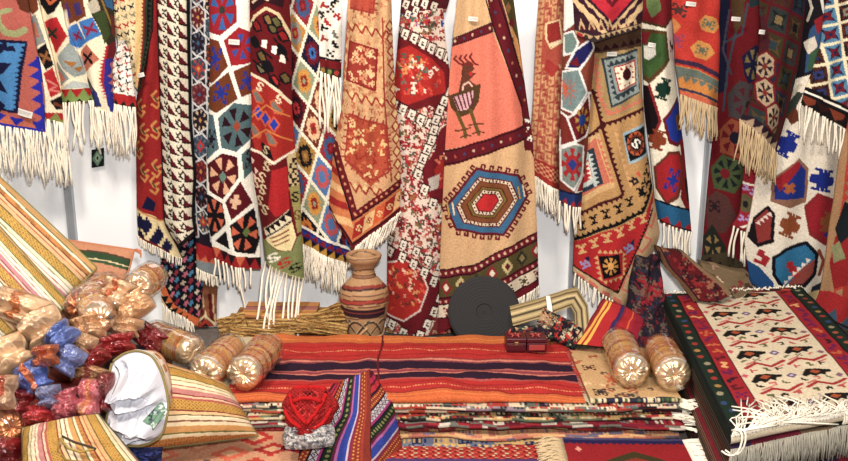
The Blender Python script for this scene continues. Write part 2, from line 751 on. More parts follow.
# ------------------------------------------------------------------ the booth
ZF = 0.285
V, Fc = box_vf(-2.6, 2.6, 0.0, 0.05, ZF, 2.6)
tag(raw_mesh('wall_back', V, Fc, M_WALL, smooth=False), kind='structure')
V, Fc = box_vf(-2.6, 2.6, -4.6, 0.05, ZF - 0.05, ZF)
tag(raw_mesh('floor', V, Fc, M_FLOOR, smooth=False), kind='structure')
for k, (px, py, wd) in enumerate(((71, 215, 0.030), (574, 250, 0.036), (699, 250, 0.014))):
    c = AT(px, py, -0.012)
    t_ = empty('trim_%d' % (k + 1), (c[0], -0.012, ZF))
    tag(t_, kind='structure')
    for dx, dep in ((-wd * 0.33, 0.0), (wd * 0.33, 0.0), (0.0, 0.005)):
        hw = wd * 0.17
        V, Fc = box_vf(dx - hw, dx + hw, -0.014 + dep, 0.011, 0.001, 2.3)
        raw_mesh('rib', V, Fc, M_STEEL, t_, smooth=False)
# rail the kilims hang from, above the picture
zr = float(AT(424, -16, -0.1)[2])
V, Fc = tubes([[(-2.4, -0.035, zr + 0.05), (0, -0.035, zr + 0.05), (2.4, -0.035, zr + 0.05)]], 0.016, 12)
rail = raw_mesh('hanging_rail', V, Fc, M_STEEL)
tag(rail, 'long metal rail along the wall carrying the hung kilims', 'rail')
for x in (-2.3, -0.8, 0.8, 2.3):
    V, Fc = box_vf(x - 0.012, x + 0.012, -0.05, 0.0, zr + 0.035, zr + 0.065)
    raw_mesh('bracket', V, Fc, M_STEEL, rail, smooth=False)

# ------------------------------------------------------------------ dyes and motifs
CR = (232, 220, 192)
WH = (240, 234, 220)
MA = (112, 20, 30)
RD = (176, 26, 34)
BK = (26, 22, 30)
NV = (30, 32, 72)
BL = (40, 64, 150)
SK = (78, 140, 190)
TE = (196, 112, 84)
OC = (196, 140, 60)
BR = (126, 68, 38)
OL = (120, 124, 66)
GR = (150, 158, 156)
SL = (84, 106, 112)
DG = (40, 66, 52)
PK = (214, 140, 130)
TN = (206, 158, 108)

BFLY = ["#.....#", "##...##", "###.###", ".#####.", "..###..", ".#####.", "###.###", "##...##", "#.....#"]
RAM = ["##...##", "#.#.#.#", "..###..", "#######", "..###..", "#.#.#.#", "##...##"]
SHOOK = [".####.", "##..##", "##....", ".###..", "...##.", "##..##", ".####."]
STAR = ["...#...", ".#.#.#.", "..###..", "#######", "..###..", ".#.#.#.", "...#..."]
CROSS = ["..###..", "..###..", "#######", "#######", "..###..", "..###.."]
BIRD = ["#....#", "##..##", ".####.", "..###.", ".#..#."]
THOOK = ["##.##", ".###.", "..#..", ".##..", "####."]
TURT = ["..##...##..", "..#..#..#..", "#..#####..#", "##.#####.##", ".#########.", "..#######..", ".#########.", "##.#####.##", "#..#####..#", "..#..#..#..", "..##...##.."]
HOOKSQ = ["aaaaaaaa", "abbbbbba", "abbbbbba", "abbaabba", "abbabbba", "abbaaaba", "abbbbbba", "aaaabbba"]

# ---- far left: blue kilim
s = cloth([[(-45, -22), (22, -22)], [(-40, 20), (31, 18)], [(-38, 50), (36, 48)], [(-36, 95), (44, 95)], [(-34, 114), (45, 133)]], -0.19, seed=1, bulge=0.04)
s.fill((186, 104, 92))
s.poly([(-40, -22), (8, -22), (6, 4), (-40, 14)], (52, 46, 40))
s.poly([(8, -22), (24, -22), (30, 14), (22, 10), (16, -6)], (108, 58, 36))
s.line([(4, 14), (6, 24), (12, 32), (20, 34), (26, 30)], 6.5, (164, 166, 120)).line([(3, 14), (14, 10)], 5, (164, 166, 120))
s.poly([(-40, 34), (29, 41), (25, 70), (23, 112), (-40, 100)], NV)
s.poly([(-40, 38), (27, 43.5), (23, 70), (21, 109), (-40, 98)], SK)
s.poly([(2, 44), (12, 42), (13, 46), (18, 45), (20, 51), (10, 50), (4, 56), (-8, 54)], NV)
s.poly([(-10, 57), (4, 58), (6, 62), (18, 62), (10, 72), (4, 75), (8, 82), (14, 92), (2, 88), (-4, 84), (-10, 92)], NV)
s.poly([(-30, 100), (0, 96), (12, 104), (4, 112), (-30, 110)], NV)
s.saw([(28, 45), (25, 70), (23, 110)], 4.5, 4.6, NV, 1.5)
s.saw([(45, 130), (42, 92), (37, 58)], -9, 11, (44, 52, 168), 2.5)
s.poly([(-40, 104), (8, 112), (40, 122), (46, 136), (-40, 130)], (44, 52, 168))
s.saw([(-34, 122), (4, 120), (38, 128)], -10, 14, (200, 116, 90))
o = rug(s, 'hanging_kilim', 'blue and terracotta kilim with navy hooked motif hanging at far left')
fringe(s, o, 48, 0.19, 0.0034, 0.30, 1.0, seed=3)
price_tag(o, 24, 113, 20, 8, -0.235, 18)

# ---- hexagon kilim in three folds
s = cloth([[(18, -22), (34, -22), (35, -22, -0.11), (58, -22), (59, -22, -0.12), (112, -22)],
           [(30, 20), (43, 20), (44, 20, -0.12), (66, 22), (67, 22, -0.13), (114, 20)],
           [(38, 60), (54, 62), (55, 60, -0.12), (80, 58), (81, 58, -0.13), (117, 58)],
           [(45, 118), (64, 126), (65, 103, -0.13), (94, 101), (95, 106, -0.14), (122, 118)]], -0.16, seed=2, bulge=0.012, folds=((0.012, 2.9, 0.3, 0),))
s.fill((236, 224, 196))
s.poly([(22, -22), (37, -22), (39, 10), (33, 15), (25, 0)], BR)
s.poly([(26, 20), (36, 14), (46, 42), (36, 47)], (150, 150, 146)).poly([(31, 24), (36, 22), (40, 38), (34, 36)], (186, 120, 96))
s.poly([(37, 50), (46, 43), (54, 65), (47, 70)], BK).stamp(BFLY, 46, 57, 8, 12, {'#': (150, 100, 56)}, -0.4)
s.poly([(45, 73), (53, 67), (60, 92), (51, 98)], (186, 32, 42)).line([(48, 80), (56, 86), (50, 90), (58, 92)], 2, (214, 130, 120))
s.poly([(50, 101), (61, 95), (64, 110), (55, 110)], BK).line([(54, 104), (62, 108)], 3, BR)
s.poly([(45, 112), (64, 114), (66, 130), (44, 122)], (132, 142, 78)).saw([(44, 112), (66, 114)], 8, 9, RD)
s.poly([(36, -22), (60, -22), (62, 0), (56, 12), (49, 15), (41, 4)], BK).line([(46, -4), (52, 4), (58, -2)], 3, (206, 110, 60))
s.poly([(45, 22), (53, 18), (59, 17), (69, 36), (57, 54)], (188, 22, 38)).stamp(BFLY, 54, 33, 11, 12, {'#': DG}, 0.1)
s.poly([(59, 57), (71, 41), (81, 58), (86, 74), (76, 77), (66, 68)], (158, 166, 164))
s.poly([(66, 60), (78, 62), (74, 68), (84, 66), (80, 72)], (172, 118, 54))
s.poly([(58, 60), (72, 78), (62, 86)], (150, 156, 156)).poly([(60, 68), (68, 79), (62, 82)], (204, 120, 100))
s.poly([(68, 85), (75, 80), (88, 84), (90, 88), (66, 88)], (190, 196, 190))
s.poly([(61, 89), (93, 88), (96, 104), (62, 106)], (132, 152, 84))
s.saw([(62, 89), (94, 88)], 9, 11, RD).saw([(66, 104), (95, 103)], -5, 11, BK)
s.poly([(60, -22), (72, -22), (76, 21), (70, 25), (62, 5)], BR).line([(66, 4), (70, 16)], 4, (84, 60, 120))
s.poly([(68, 2), (82, -12), (88, 16), (77, 22)], BR).poly([(74, 4), (81, 2), (84, 14), (78, 16)], (80, 60, 120))
s.poly([(69, 27), (78, 23), (88, 42), (79, 49), (71, 44)], (66, 128, 190)).stamp(BFLY, 78, 36, 8, 11, {'#': (150, 34, 70)}, -0.3)
s.poly([(80, 22), (93, 17), (101, 35), (88, 42)], (66, 128, 190)).stamp(BFLY, 91, 29, 10, 12, {'#': (150, 34, 70)}, -0.4)
s.poly([(79, 53), (88, 44), (100, 59), (87, 72)], (192, 116, 92)).stamp(BFLY, 89, 58, 10, 13, {'#': BK}, -0.1)
s.poly([(85, 72), (100, 92), (104, 106), (96, 106), (90, 90)], (56, 62, 120)).poly([(86, 74), (96, 90), (92, 92)], OL)
s.poly([(84, -22), (116, -22), (120, 30), (122, 118), (108, 106), (103, 78), (107, 46), (92, 14)], (66, 56, 40))
s.poly([(94, 14), (104, 10), (110, 34), (104, 44)], (70, 84, 46)).poly([(102, -14), (112, -16), (113, 10), (105, 6)], (60, 110, 150)).line([(98, -10), (104, 8), (116, 36)], 2, (150, 120, 60)).poly([(110, 14), (117, 20), (118, 38), (112, 34)], (110, 50, 44)).poly([(88, 4), (96, -4), (100, 10), (92, 14)], (190, 180, 160))
s.poly([(107, 46), (117, 40), (122, 60), (114, 66), (103, 78)], (120, 30, 44))
s.saw([(107, 46), (103, 66), (103, 80), (108, 98)], 3, 3.2, (186, 30, 50), 2)
s.poly([(104, 60), (112, 58), (122, 100), (122, 120), (110, 112), (104, 84)], (56, 56, 150))
s.saw([(117, 60), (112, 72), (114, 86), (119, 100), (124, 118)], 6, 9, (190, 112, 104), 3)
o = rug(s, 'hanging_kilim', 'kilim of cream-outlined hexagons in grey, red and blue, falling in three folds')
fringe(s, o, 18, 0.23, 0.0040, 0.02, 0.22, seed=4, single=True)
fringe(s, o, 15, 0.17, 0.0038, 0.26, 0.60, seed=5, single=True)
fringe(s, o, 24, 0.145, 0.0034, 0.62, 0.98, seed=6)

# ---- cream kilim with small birds, and the long red runner behind it
s = cloth([[(106, -22), (154, -22)], [(112, 20), (151, 25)], [(122, 56), (146, 60)], [(130, 76), (140, 92)]], -0.12, seed=3, bulge=0.02)
s.fill((226, 204, 160))
mk = s.U < 0.72
for i in range(14):
    for j in range(8):
        x, y = 104 + j * 8.0 + i * 1.3, -20 + i * 8.2 - j * 2.2
        s.stamp(BIRD, x, y, 6.6, 5.6, {'#': [(178, 40, 40), (40, 40, 60), (150, 140, 110)][i % 3]}, -0.3)
s.fill((222, 190, 130), s.U > 0.66)
s.fill((60, 70, 52), s.U > 0.84)
s.uv(40, 110).saw([(34, 0), (34, 110)], 2.5, 4, (150, 30, 34), 1.2).saw([(37, 0), (37, 110)], -3, 5, BK, 1)
s.px()
o = rug(s, 'hanging_kilim', 'cream kilim with rows of tiny birds and a dark toothed edge')
price_tag(o, 141, 75, 8, 5, -0.15, -15)

s = cloth([[(144, -22), (166, -22)], [(142, 60), (164, 60)], [(134, 110), (164, 110)], [(136, 170), (166, 175)], [(137, 215), (167, 228)], [(138, 236), (182, 259)]], -0.075, seed=4, bulge=0.02)
s.fill((158, 32, 34))
s.poly([(140, -22), (156, -22), (152, 30), (142, 60)], (196, 170, 120))
s.saw([(156, -22), (155, 30), (146, 70)], 3, 5, (60, 30, 34), 2)
OG = (200, 140, 76)
for x, y, a in ((146, 132, 0.2), (140, 150, 0.9), (157, 100, 0.3), (158, 168, 0.2), (146, 172, 0.0), (156, 185, 0.2), (143, 108, 0.4), (157, 130, 0.2)):
    s.line([(x, y - 9), (x - 4, y - 5), (x - 1, y), (x + 4, y - 3)], 2.4, OG).line([(x - 4, y + 4), (x + 1, y + 8), (x + 4, y + 3), (x - 1, y)], 2.2, OG)
    s.line([(x - 2, y - 3), (x + 1, y + 1)], 1.8, (90, 90, 60))
s.poly([(149, 195), (157, 202), (155, 211), (143, 207)], NV)
s.poly([(135, 207), (170, 222), (186, 264), (134, 240)], (226, 206, 160))
for x, y in ((148, 225), (141, 221), (160, 234), (154, 243), (141, 236), (168, 246)):
    s.dia(x, y, 6, 9, NV, 3)
s.line([(136, 207), (152, 216), (167, 221)], 1.6, (206, 150, 90)).line([(137, 234), (152, 241), (170, 252)], 2, (120, 30, 34))
o = rug(s, 'hanging_kilim', 'narrow red runner with ochre hooks and navy diamonds near its hem')
fringe(s, o, 26, 0.035, 0.003, seed=7)

# ---- small white bird kilim
s = cloth([[(119, 40), (124, 40)], [(113, 60), (130, 58)], [(114, 90), (135, 92)], [(115, 104), (137, 108)]], -0.185, seed=5, bulge=0.02)
s.fill((238, 232, 220))
for i in range(12):
    for j in range(4):
        s.stamp(BIRD, 110 + j * 7 + i * 0.6, 28 + i * 6.5 - j * 2.4, 5.6, 5, {'#': [(176, 34, 40), (30, 34, 60)][(i + j) % 2]}, 0.5)
s.poly([(112, 92), (137, 96), (138, 112), (112, 106)], RD)
s.saw([(113, 104), (137, 108)], -6, 8, (24, 44, 36))
s.line([(113, 91), (137, 95)], 1.4, WH)
o = rug(s, 'hanging_kilim', 'small white kilim strip with red and navy birds above a red hem')
fringe(s, o, 16, 0.18, 0.0034, seed=8)

# ---- black and maroon triangle runner
s = cloth([[(157, -22), (190, -22)], [(158, 60), (190, 60)], [(160, 120), (191, 120)], [(162, 180), (196, 176)], [(164, 225), (194, 215)], [(178, 250), (196, 232)]], -0.105, seed=6, bulge=0.035)
TRI = ["wwwwwwwwwk", "mwwwwwkwkk", "kmwwwwkkkw", "kmmwwwwkww", "kmmmwwkkkw", "kmmmmwwwkk", "kmmmmmwwww", "kkkkkkkkww", "wwwwwwwwww"]
s.fill(CR).uv(33, 272)
s.tile(TRI, 12, 13.5, {'w': (228, 218, 196), 'k': (28, 24, 30), 'm': (110, 26, 40)}, skew=-0.35)
s.fill((30, 30, 34), (s.U < 0.07) | (s.U > 0.95) | (s.V > 0.985))
s.px()
o = rug(s, 'hanging_kilim', 'long runner covered in black, maroon and cream triangles')

# ---- dark multicolour hexagon runner, with grey hem
s = cloth([[(187, -22), (216, -22)], [(188, 60), (218, 60)], [(190, 130), (220, 130)], [(193, 200), (218, 200)], [(196, 240), (222, 252)], [(197, 268), (223, 279)]], -0.068, seed=7, bulge=0.01)
s.fill((44, 34, 48)).uv(30, 300)
hc = [(64, 82, 98), (46, 36, 40), (110, 44, 54), (74, 90, 96), (42, 34, 44), (96, 58, 40)]
for i in range(10):
    y = 14 + i * 26
    for q, (cx, yy) in enumerate(((11, y), (26, y + 11), (-4, y + 11))):
        c = hc[(i * 2 + q) % 6]
        s.hexa([(cx - 7.5, yy - 9), (cx + 2, yy - 13), (cx + 8, yy - 6), (cx + 8, yy + 7), (cx - 2, yy + 13), (cx - 8, yy + 6)], c, (208, 206, 206), 1.5)
        s.rad(cx, yy, 7, 11, 8, [(150, 96, 90), (206, 180, 150), (110, 120, 140), (176, 70, 50)][(i + q) % 4], 0.2, 0.55, 0.95, 0.5)
        s.dia(cx, yy, 4.4, 6.4, [(186, 56, 44), (60, 40, 60), (110, 30, 50)][(i * 2 + q) % 3], 2)
        s.dia(cx, yy, 1.8, 2.6, [(60, 110, 140), (196, 150, 70)][i % 2])
s.px()
s.poly([(190, 240), (226, 252), (228, 264), (190, 258)], (166, 26, 36)).poly([(190, 257), (228, 266), (228, 284), (190, 272)], (134, 142, 146))
s.saw([(192, 258), (226, 266)], -6, 9, (200, 110, 70)).line([(192, 268), (226, 278)], 2, BK)
o = rug(s, 'hanging_kilim', 'dark narrow runner with small starred hexagons and a grey hem')
fringe(s, o, 18, 0.045, 0.0032, 0, 0.8, seed=9)

# ---- large white-outlined hexagon kilim
s = cloth([[(208, -22), (258, -22)], [(211, 60), (257, 60)], [(209, 110), (257, 110)], [(207, 160), (256, 160)], [(208, 220), (258, 220)], [(214, 258), (261, 269)]], -0.15, seed=8, bulge=0.035)
s.fill(WH)
WB = (240, 236, 226)
s.hexa([(205, -25), (238, -25), (240, 22), (222, 36), (208, 32)], (160, 22, 44), WB, 1.2).rad(224, 10, 15, 24, 6, (56, 110, 170), 0.5).circ(224, 10, 3, 4, (60, 70, 60))
s.hexa([(225, 40), (241, 26), (262, 36), (262, 62), (233, 66)], (166, 24, 44), WB, 1.2).rad(244, 46, 13, 15, 6, (60, 90, 160), 0.4)
s.hexa([(205, 36), (221, 40), (231, 66), (214, 84), (205, 80)], (124, 64, 32), WB, 1.2).stamp(RAM, 217, 58, 11, 22, {'#': (44, 60, 150)}, 0.2)
s.hexa([(208, 88), (231, 70), (241, 98), (218, 113), (206, 108)], (124, 68, 30), WB, 1.2).stamp(RAM, 223, 92, 14, 20, {'#': (44, 60, 150)}, 0.2)
s.hexa([(235, 70), (262, 58), (262, 90), (243, 97)], (124, 64, 32), WB, 1.2).stamp(RAM, 249, 80, 10, 18, {'#': (44, 60, 150)}, 0.2)
s.hexa([(219, 117), (236, 101), (254, 104), (255, 136), (239, 151), (223, 147)], (90, 116, 120), WB, 1.2).rad(238, 126, 17, 23, 6, (54, 20, 36), 0.3).dia(239, 125, 4, 6, (160, 76, 50))
s.hexa([(204, 112), (215, 114), (222, 147), (208, 160), (204, 150)], (90, 116, 122), WB, 1.2).stamp(RAM, 213, 138, 8, 18, {'#': (44, 24, 40)}, 0.1)
s.hexa([(243, 152), (260, 138), (260, 165), (246, 178)], (84, 110, 112), WB, 1.2).stamp(RAM, 252, 158, 8, 18, {'#': (50, 22, 40)}, 0.1)
s.hexa([(208, 163), (224, 151), (240, 155), (242, 175), (225, 198), (210, 190)], (96, 18, 34), WB, 1.0).rad(225, 174, 16, 22, 6, (222, 176, 140), 0.2).dia(225, 175, 4, 6, (110, 140, 126))
s.hexa([(227, 200), (243, 178), (254, 202), (234, 218)], (104, 20, 36), WB, 1.0).stamp(CROSS, 238, 199, 11, 14, {'#': (220, 180, 150)}, 0.2)
s.hexa([(204, 192), (212, 194), (225, 201), (229, 222), (212, 238), (205, 230)], (34, 22, 30), WB, 1.0).rad(216, 214, 12, 20, 6, (206, 108, 76), 0.5).dia(215, 214, 2.5, 5, (34, 22, 30))
s.hexa([(232, 222), (255, 206), (260, 240), (256, 254), (237, 248)], (32, 22, 30), WB, 1.0).rad(246, 231, 14, 20, 6, (206, 108, 76), 0.2).dia(248, 230, 3.5, 5, (110, 126, 70))
s.hexa([(213, 241), (229, 226), (234, 248)], (32, 22, 30), WB, 2.5)
s.poly([(204, 242), (214, 246), (262, 258), (264, 276), (204, 262)], (160, 26, 36))
s.line([(206, 244), (262, 257)], 1.8, WH)
for i in range(6):
    x = 217 + i * 8.5
    s.poly([(x - 4, 246 + i * 2.1), (x + 5, 248 + i * 2.1), (x, 257 + i * 2.1)], [(206, 110, 70), (60, 16, 30), (40, 30, 34)][i % 3])
s.line([(208, 260), (262, 271)], 2, (30, 30, 34))
o = rug(s, 'hanging_kilim', 'tall kilim of large white-outlined hexagons in brown, slate, maroon and black')
fringe(s, o, 9, 0.085, 0.0038, 0.03, 0.8, seed=10, single=True)
fringe(s, o, 1, 0.21, 0.004, 0.62, 0.64, seed=11, single=True)
price_tag(o, 234, 42, 13, 6, -0.205, 4)

# ---- red kilim with hooked motifs and green end, long tassels
s = cloth([[(250, -22), (288, -22)], [(250, 40), (291, 40)], [(252, 110), (292, 110)], [(250, 150), (295, 150)], [(255, 190), (300, 190)], [(262, 230), (302, 235)], [(266, 262), (304, 279)]], -0.205, seed=9, bulge=0.035)
s.fill((116, 16, 28))
s.line([(248, 30), (256, 16), (268, 8), (280, 14), (288, 30), (292, 40)], 3, (222, 200, 160)).poly([(248, -22), (288, -22), (284, 8), (268, 2), (252, 12)], (60, 22, 34))
s.line([(254, 2), (262, -4), (270, 0)], 2.5, (214, 190, 160))
for x, y, c in ((274, 28, (110, 100, 60)), (270, 20, (150, 120, 70)), (278, 22, (110, 104, 60)), (263, 56, (120, 100, 54)), (262, 68, (130, 120, 90)), (286, 78, (120, 100, 60)), (256, 42, BK), (282, 50, BK), (270, 66, BK), (276, 80, (180, 30, 30)), (258, 26, (150, 24, 30)), (284, 36, (160, 24, 30))):
    s.poly([(x - 6, y - 4), (x, y - 7), (x + 5, y - 1), (x + 6, y + 5), (x, y + 6), (x - 4, y + 3)], BK).poly([(x - 4, y - 3), (x, y - 5), (x + 3.5, y), (x + 4, y + 3.5), (x, y + 4)], c)
for x, y in ((266, 43), (276, 49), (284, 58)):
    s.poly([(x - 2, y - 4), (x + 3, y - 3), (x + 2, y + 5), (x - 3, y + 3)], WH)
for p in ([(256, 36), (262, 48), (274, 58)], [(276, 38), (282, 46), (288, 60)], [(254, 60), (268, 70), (280, 88)]):
    s.line(p, 2, BK)
s.poly([(250, 74), (268, 82), (284, 94), (292, 104), (296, 150), (276, 160), (256, 150), (248, 120)], (168, 38, 26))
s.line([(250, 73), (266, 80), (280, 90), (291, 103)], 2.8, (226, 212, 184))
s.stamp(SHOOK, 261, 86, 7, 9, {'#': (230, 214, 180)}, 0.4).stamp(SHOOK, 281, 98, 7, 9, {'#': (230, 214, 180)}, 0.4)
for x, y in ((259, 96), (278, 106), (273, 137), (256, 130)):
    s.poly([(x - 7, y - 6), (x - 2, y - 8), (x + 7, y + 4), (x + 5, y + 8), (x - 2, y + 6)], (196, 96, 50)).poly([(x - 5, y - 4), (x - 2, y - 6), (x + 5, y + 4), (x + 3, y + 6), (x - 2, y + 4)], (130, 120, 112))
for x, y in ((259, 112), (267, 117.5), (276, 123)):
    s.dia(x, y, 6.5, 8.5, (206, 96, 50)).dia(x, y, 4.2, 6, (40, 70, 170))
s.line([(250, 118), (268, 104), (290, 116)], 1.6, (206, 130, 60)).line([(252, 138), (268, 128), (292, 140)], 1.6, (206, 130, 60))
s.poly([(262, 140), (272, 146), (276, 158), (264, 152)], BK).stamp(SHOOK, 268, 148, 6, 8, {'#': (200, 180, 140)}, 0.4)
s.line([(252, 149), (262, 152), (276, 161), (284, 156), (296, 150)], 2.6, (232, 222, 200))
s.poly([(288, 154), (300, 152), (300, 200), (294, 206), (290, 180)], (206, 186, 140)).tile(["#.#.", ".#.#", "##..", "..##"], 9, 10, {'#': (60, 34, 34)}, mask=(s.X > 290) & (s.Y > 158) & (s.Y < 186))
s.poly([(290, 186), (302, 184), (304, 230), (298, 232)], (160, 150, 90)).stamp(SHOOK, 296, 196, 7, 10, {'#': BK}).stamp(SHOOK, 298, 214, 7, 10, {'#': (120, 80, 40)})
s.poly([(274, 168), (288, 165), (291, 208), (278, 214), (270, 205)], (182, 24, 36))
for x, y in ((269, 164), (263, 176), (264, 188), (257, 182), (260, 200), (266, 208)):
    s.stamp(SHOOK, x, y, 8, 10, {'#': (222, 200, 164)}, 0.3)
for x, y in ((252, 160), (256, 170), (254, 176)):
    s.poly([(x - 1, y - 4), (x + 3, y), (x, y + 4)], (226, 190, 180))
s.poly([(264, 228), (290, 208), (293, 220), (268, 238)], (232, 220, 190)).saw([(266, 228), (291, 209)], 7, 6, (40, 20, 26), 1.5).line([(266, 236), (293, 219)], 1.5, (60, 24, 30))
s.poly([(266, 238), (293, 221), (297, 236), (292, 249), (280, 247), (268, 240)], (232, 216, 164))
for i in range(3):
    s.line([(272 + i * 2, 236 + i * 3.5), (290, 228 + i * 5)], 1.4, (150, 60, 40))
s.poly([(258, 236), (267, 240), (280, 248), (293, 249), (298, 236), (304, 232), (308, 284), (260, 268)], (136, 142, 92))
s.stamp(SHOOK, 275, 255, 14, 8, {'#': WH}, -0.5).stamp(SHOOK, 286, 260, 14, 8, {'#': RD}, -0.5).stamp(SHOOK, 296, 266, 12, 8, {'#': BK}, -0.5)
s.line([(264, 262), (304, 280)], 2.5, (180, 176, 110))
o = rug(s, 'hanging_kilim', 'red kilim with pale hooks and a sage green end, its tassels touching the gold cloths')
fringe(s, o, 11, 0.215, 0.0040, 0.02, 0.98, seed=12, single=True, drift=(0, -0.85), dpow=0.45)
price_tag(o, 265, 27, 8, 6, -0.215, -8)

# ---- bright diamond lattice kilim
s = cloth([[(285, -22), (328, -22)], [(287, 60), (332, 60)], [(290, 130), (340, 130)], [(294, 190), (348, 190)], [(298, 242), (350, 265)]], -0.115, seed=10, bulge=0.02)
s.fill(CR)
pal = [[(OC), (150, 150, 140), (180, 40, 44)], [(30, 34, 66), (120, 20, 40), (60, 120, 180)], [(150, 158, 130), (206, 150, 60), (150, 40, 30)], [(112, 22, 36), (60, 24, 40), (200, 50, 60)],
       [(126, 54, 34), (226, 190, 150), (176, 50, 40)], [(176, 136, 60), (36, 30, 34), (150, 110, 50)], [(90, 130, 176), (196, 90, 90), (90, 130, 176)], [(160, 40, 56), (66, 100, 140), (130, 24, 36)], [(34, 28, 32), (206, 130, 50), (150, 60, 40)]]
seq = {(0, 0): 0, (1, 0): 1, (1, 1): 2, (0, 1): 3, (1, 2): 3, (2, 2): 4, (2, 3): 5, (1, 3): 6, (3, 3): 6, (2, 4): 7, (3, 4): 2, (3, 5): 8, (3, 6): 3, (2, 5): 2, (2, 1): 4}


def cell(i, j):
    p = pal[seq.get((i, j), (i * 4 + j * 2) % 9)]
    return [(0.5, p[0], 'sq'), (0.36, p[1], 'burst'), (0.2, p[2], 'burst'), (0.07, p[0], 'sq')]


s.lattice((296, 33), (17, 20), (-8, 27.4), (234, 226, 204), cell, 0.045, 4)
s.poly([(290, 217), (298, 222), (322, 236), (352, 250), (354, 275), (290, 252)], (60, 44, 110))
s.line([(290, 218), (298, 223), (322, 236), (352, 250)], 2.5, WH)
s.saw([(296, 226), (350, 253)], 5, 8, (40, 76, 160)).saw([(296, 231), (350, 257)], -5, 9, (140, 24, 40))
s.poly([(290, 230), (298, 234), (352, 259), (354, 275), (290, 252)], (28, 24, 34))
s.saw([(296, 240), (352, 266)], -8, 9, (190, 146, 44)).line([(296, 241.5), (352, 266)], 1.6, (150, 90, 40))
o = rug(s, 'hanging_kilim', 'bright kilim of starred diamonds with a navy and ochre toothed hem')
fringe(s, o, 90, 0.13, 0.0025, 0.04, 0.94, seed=13)

# ---- short white kilim
s = cloth([[(317, -22), (343, -22)], [(319, 30), (342, 30)], [(320, 72), (341, 79)]], -0.15, seed=11, bulge=0.015)
s.fill((232, 226, 214))
for x, y, a, c in ((331, 9, 0, (80, 30, 50)), (338, 16, 0.6, (170, 40, 40)), (325, 6, 0.5, (170, 50, 44)), (328, 22, 0.2, (176, 50, 50)), (325, 39, 0.3, (160, 60, 50)), (322, 14, 0.9, (60, 50, 50)), (336, 44, 0.3, BK), (331, 53, 0.2, (40, 34, 40)), (336, 34, 0.4, (120, 120, 110)), (325, 28, 0.2, BK), (335, 3, 0.2, BK)):
    s.stamp(SPECKS[int(x) % 8], x, y, 8, 7, {'#': c}, a)
s.poly([(317, 58), (342, 62), (343, 84), (317, 76)], (128, 22, 34)).line([(317, 57), (343, 61)], 2, BK).poly([(318, 66), (342, 70), (343, 78), (318, 73)], (44, 60, 44))
for i in range(3):
    s.circ(323 + i * 7, 70 + i * 1.4, 2.3, 2.6, [(160, 120, 60), (150, 160, 90), (190, 60, 50)][i])
o = rug(s, 'hanging_kilim', 'short white kilim end with black and red motifs and a dark hem')
fringe(s, o, 9, 0.205, 0.0040, 0.05, 0.95, seed=14, single=True)

# ---- tan and red kilim with pointed end
s = cloth([[(349, -22), (370, -22), (391, -22)], [(345, 50), (368, 50), (393, 50)], [(342, 105), (366, 110), (396, 105)], [(333, 148), (362, 165), (401, 160)], [(329, 208), (354, 245), (400, 213)]], -0.20, seed=12, bulge=0.045)
s.fill((210, 166, 122))
R2 = (164, 62, 48)
DK = (120, 34, 30)
YL = (224, 196, 140)


def comb(pts, wd, per, ln, col):
    s.line(pts, wd, col)
    for (xa, ya), (xb, yb) in zip(pts[:-1], pts[1:]):
        L = math.hypot(xb - xa, yb - ya)
        n = max(1, int(L / per))
        for i in range(n):
            f = (i + 0.5) / n
            x, y = xa + (xb - xa) * f, ya + (yb - ya) * f
            nx, ny = -(yb - ya) / L * ln, (xb - xa) / L * ln
            s.line([(x - nx, y - ny), (x + nx, y + ny)], wd * 0.8, col)


s.specks(520, [(340, -10), (392, -10), (398, 160), (360, 200), (335, 150)], [(184, 112, 76), (222, 188, 140), (190, 128, 90), (216, 176, 128)], 4, 5)
s.poly([(352, -22), (376, -22), (374, 12), (350, 8)], (186, 84, 60))
comb([(351, 8), (374, 13), (377, -20)], 2, 6, 3, R2)
for yy in (22, 90, 178):
    for i in range(5):
        x = 347 + i * 10 - (6 if yy > 150 else 0)
        s.line([(x, yy + i * 2.2), (x + 6, yy + 9 + i * 2.2), (x + 9, yy + 2 + i * 2.2)], 1.8, R2).dia(x + 5, yy + 3 + i * 2.2, 2.6, 3.4, YL)
s.poly([(350, 41), (378, 49), (376, 89), (347, 79)], R2)
s.specks(60, [(351, 44), (377, 51), (375, 87), (349, 77)], [(226, 186, 140), (214, 150, 110), (236, 200, 150)], 4.5, 8)
s.line([(350, 41), (378, 49), (376, 89), (347, 79), (350, 41)], 1.8, (148, 36, 32))
s.poly([(350, 114), (386, 124), (388, 168), (372, 184), (345, 158)], (182, 84, 54))
comb([(350, 113), (386, 124)], 2, 6, 4, R2)
comb([(386, 124), (389, 170)], 2, 6, 4, R2)
comb([(350, 113), (346, 158)], 2, 6, 4, R2)
comb([(346, 158), (374, 178), (389, 170)], 2, 6, 4, R2)
s.specks(70, [(352, 118), (384, 127), (386, 166), (372, 178), (348, 154)], [YL, (206, 120, 70), (230, 190, 130), (160, 50, 36)], 5, 9)
for i in range(13):
    y = 26 + i * 12.5
    s.dia(390 + i * 0.7, y, 4.5, 6.5, R2).dia(390 + i * 0.7, y, 2.6, 4, YL)
    if i < 9:
        s.dia(346 - i * 0.8, y, 3.2, 6, (184, 100, 66))
s.line([(383, 18), (385, 100), (392, 180)], 1.5, R2)
s.poly([(331, 138), (338, 142), (358, 206), (404, 176), (404, 222), (354, 250), (326, 212)], (116, 24, 34))
s.poly([(332, 155), (336, 160), (353, 218), (401, 187), (400, 207), (354, 238), (330, 205)], (206, 128, 76))
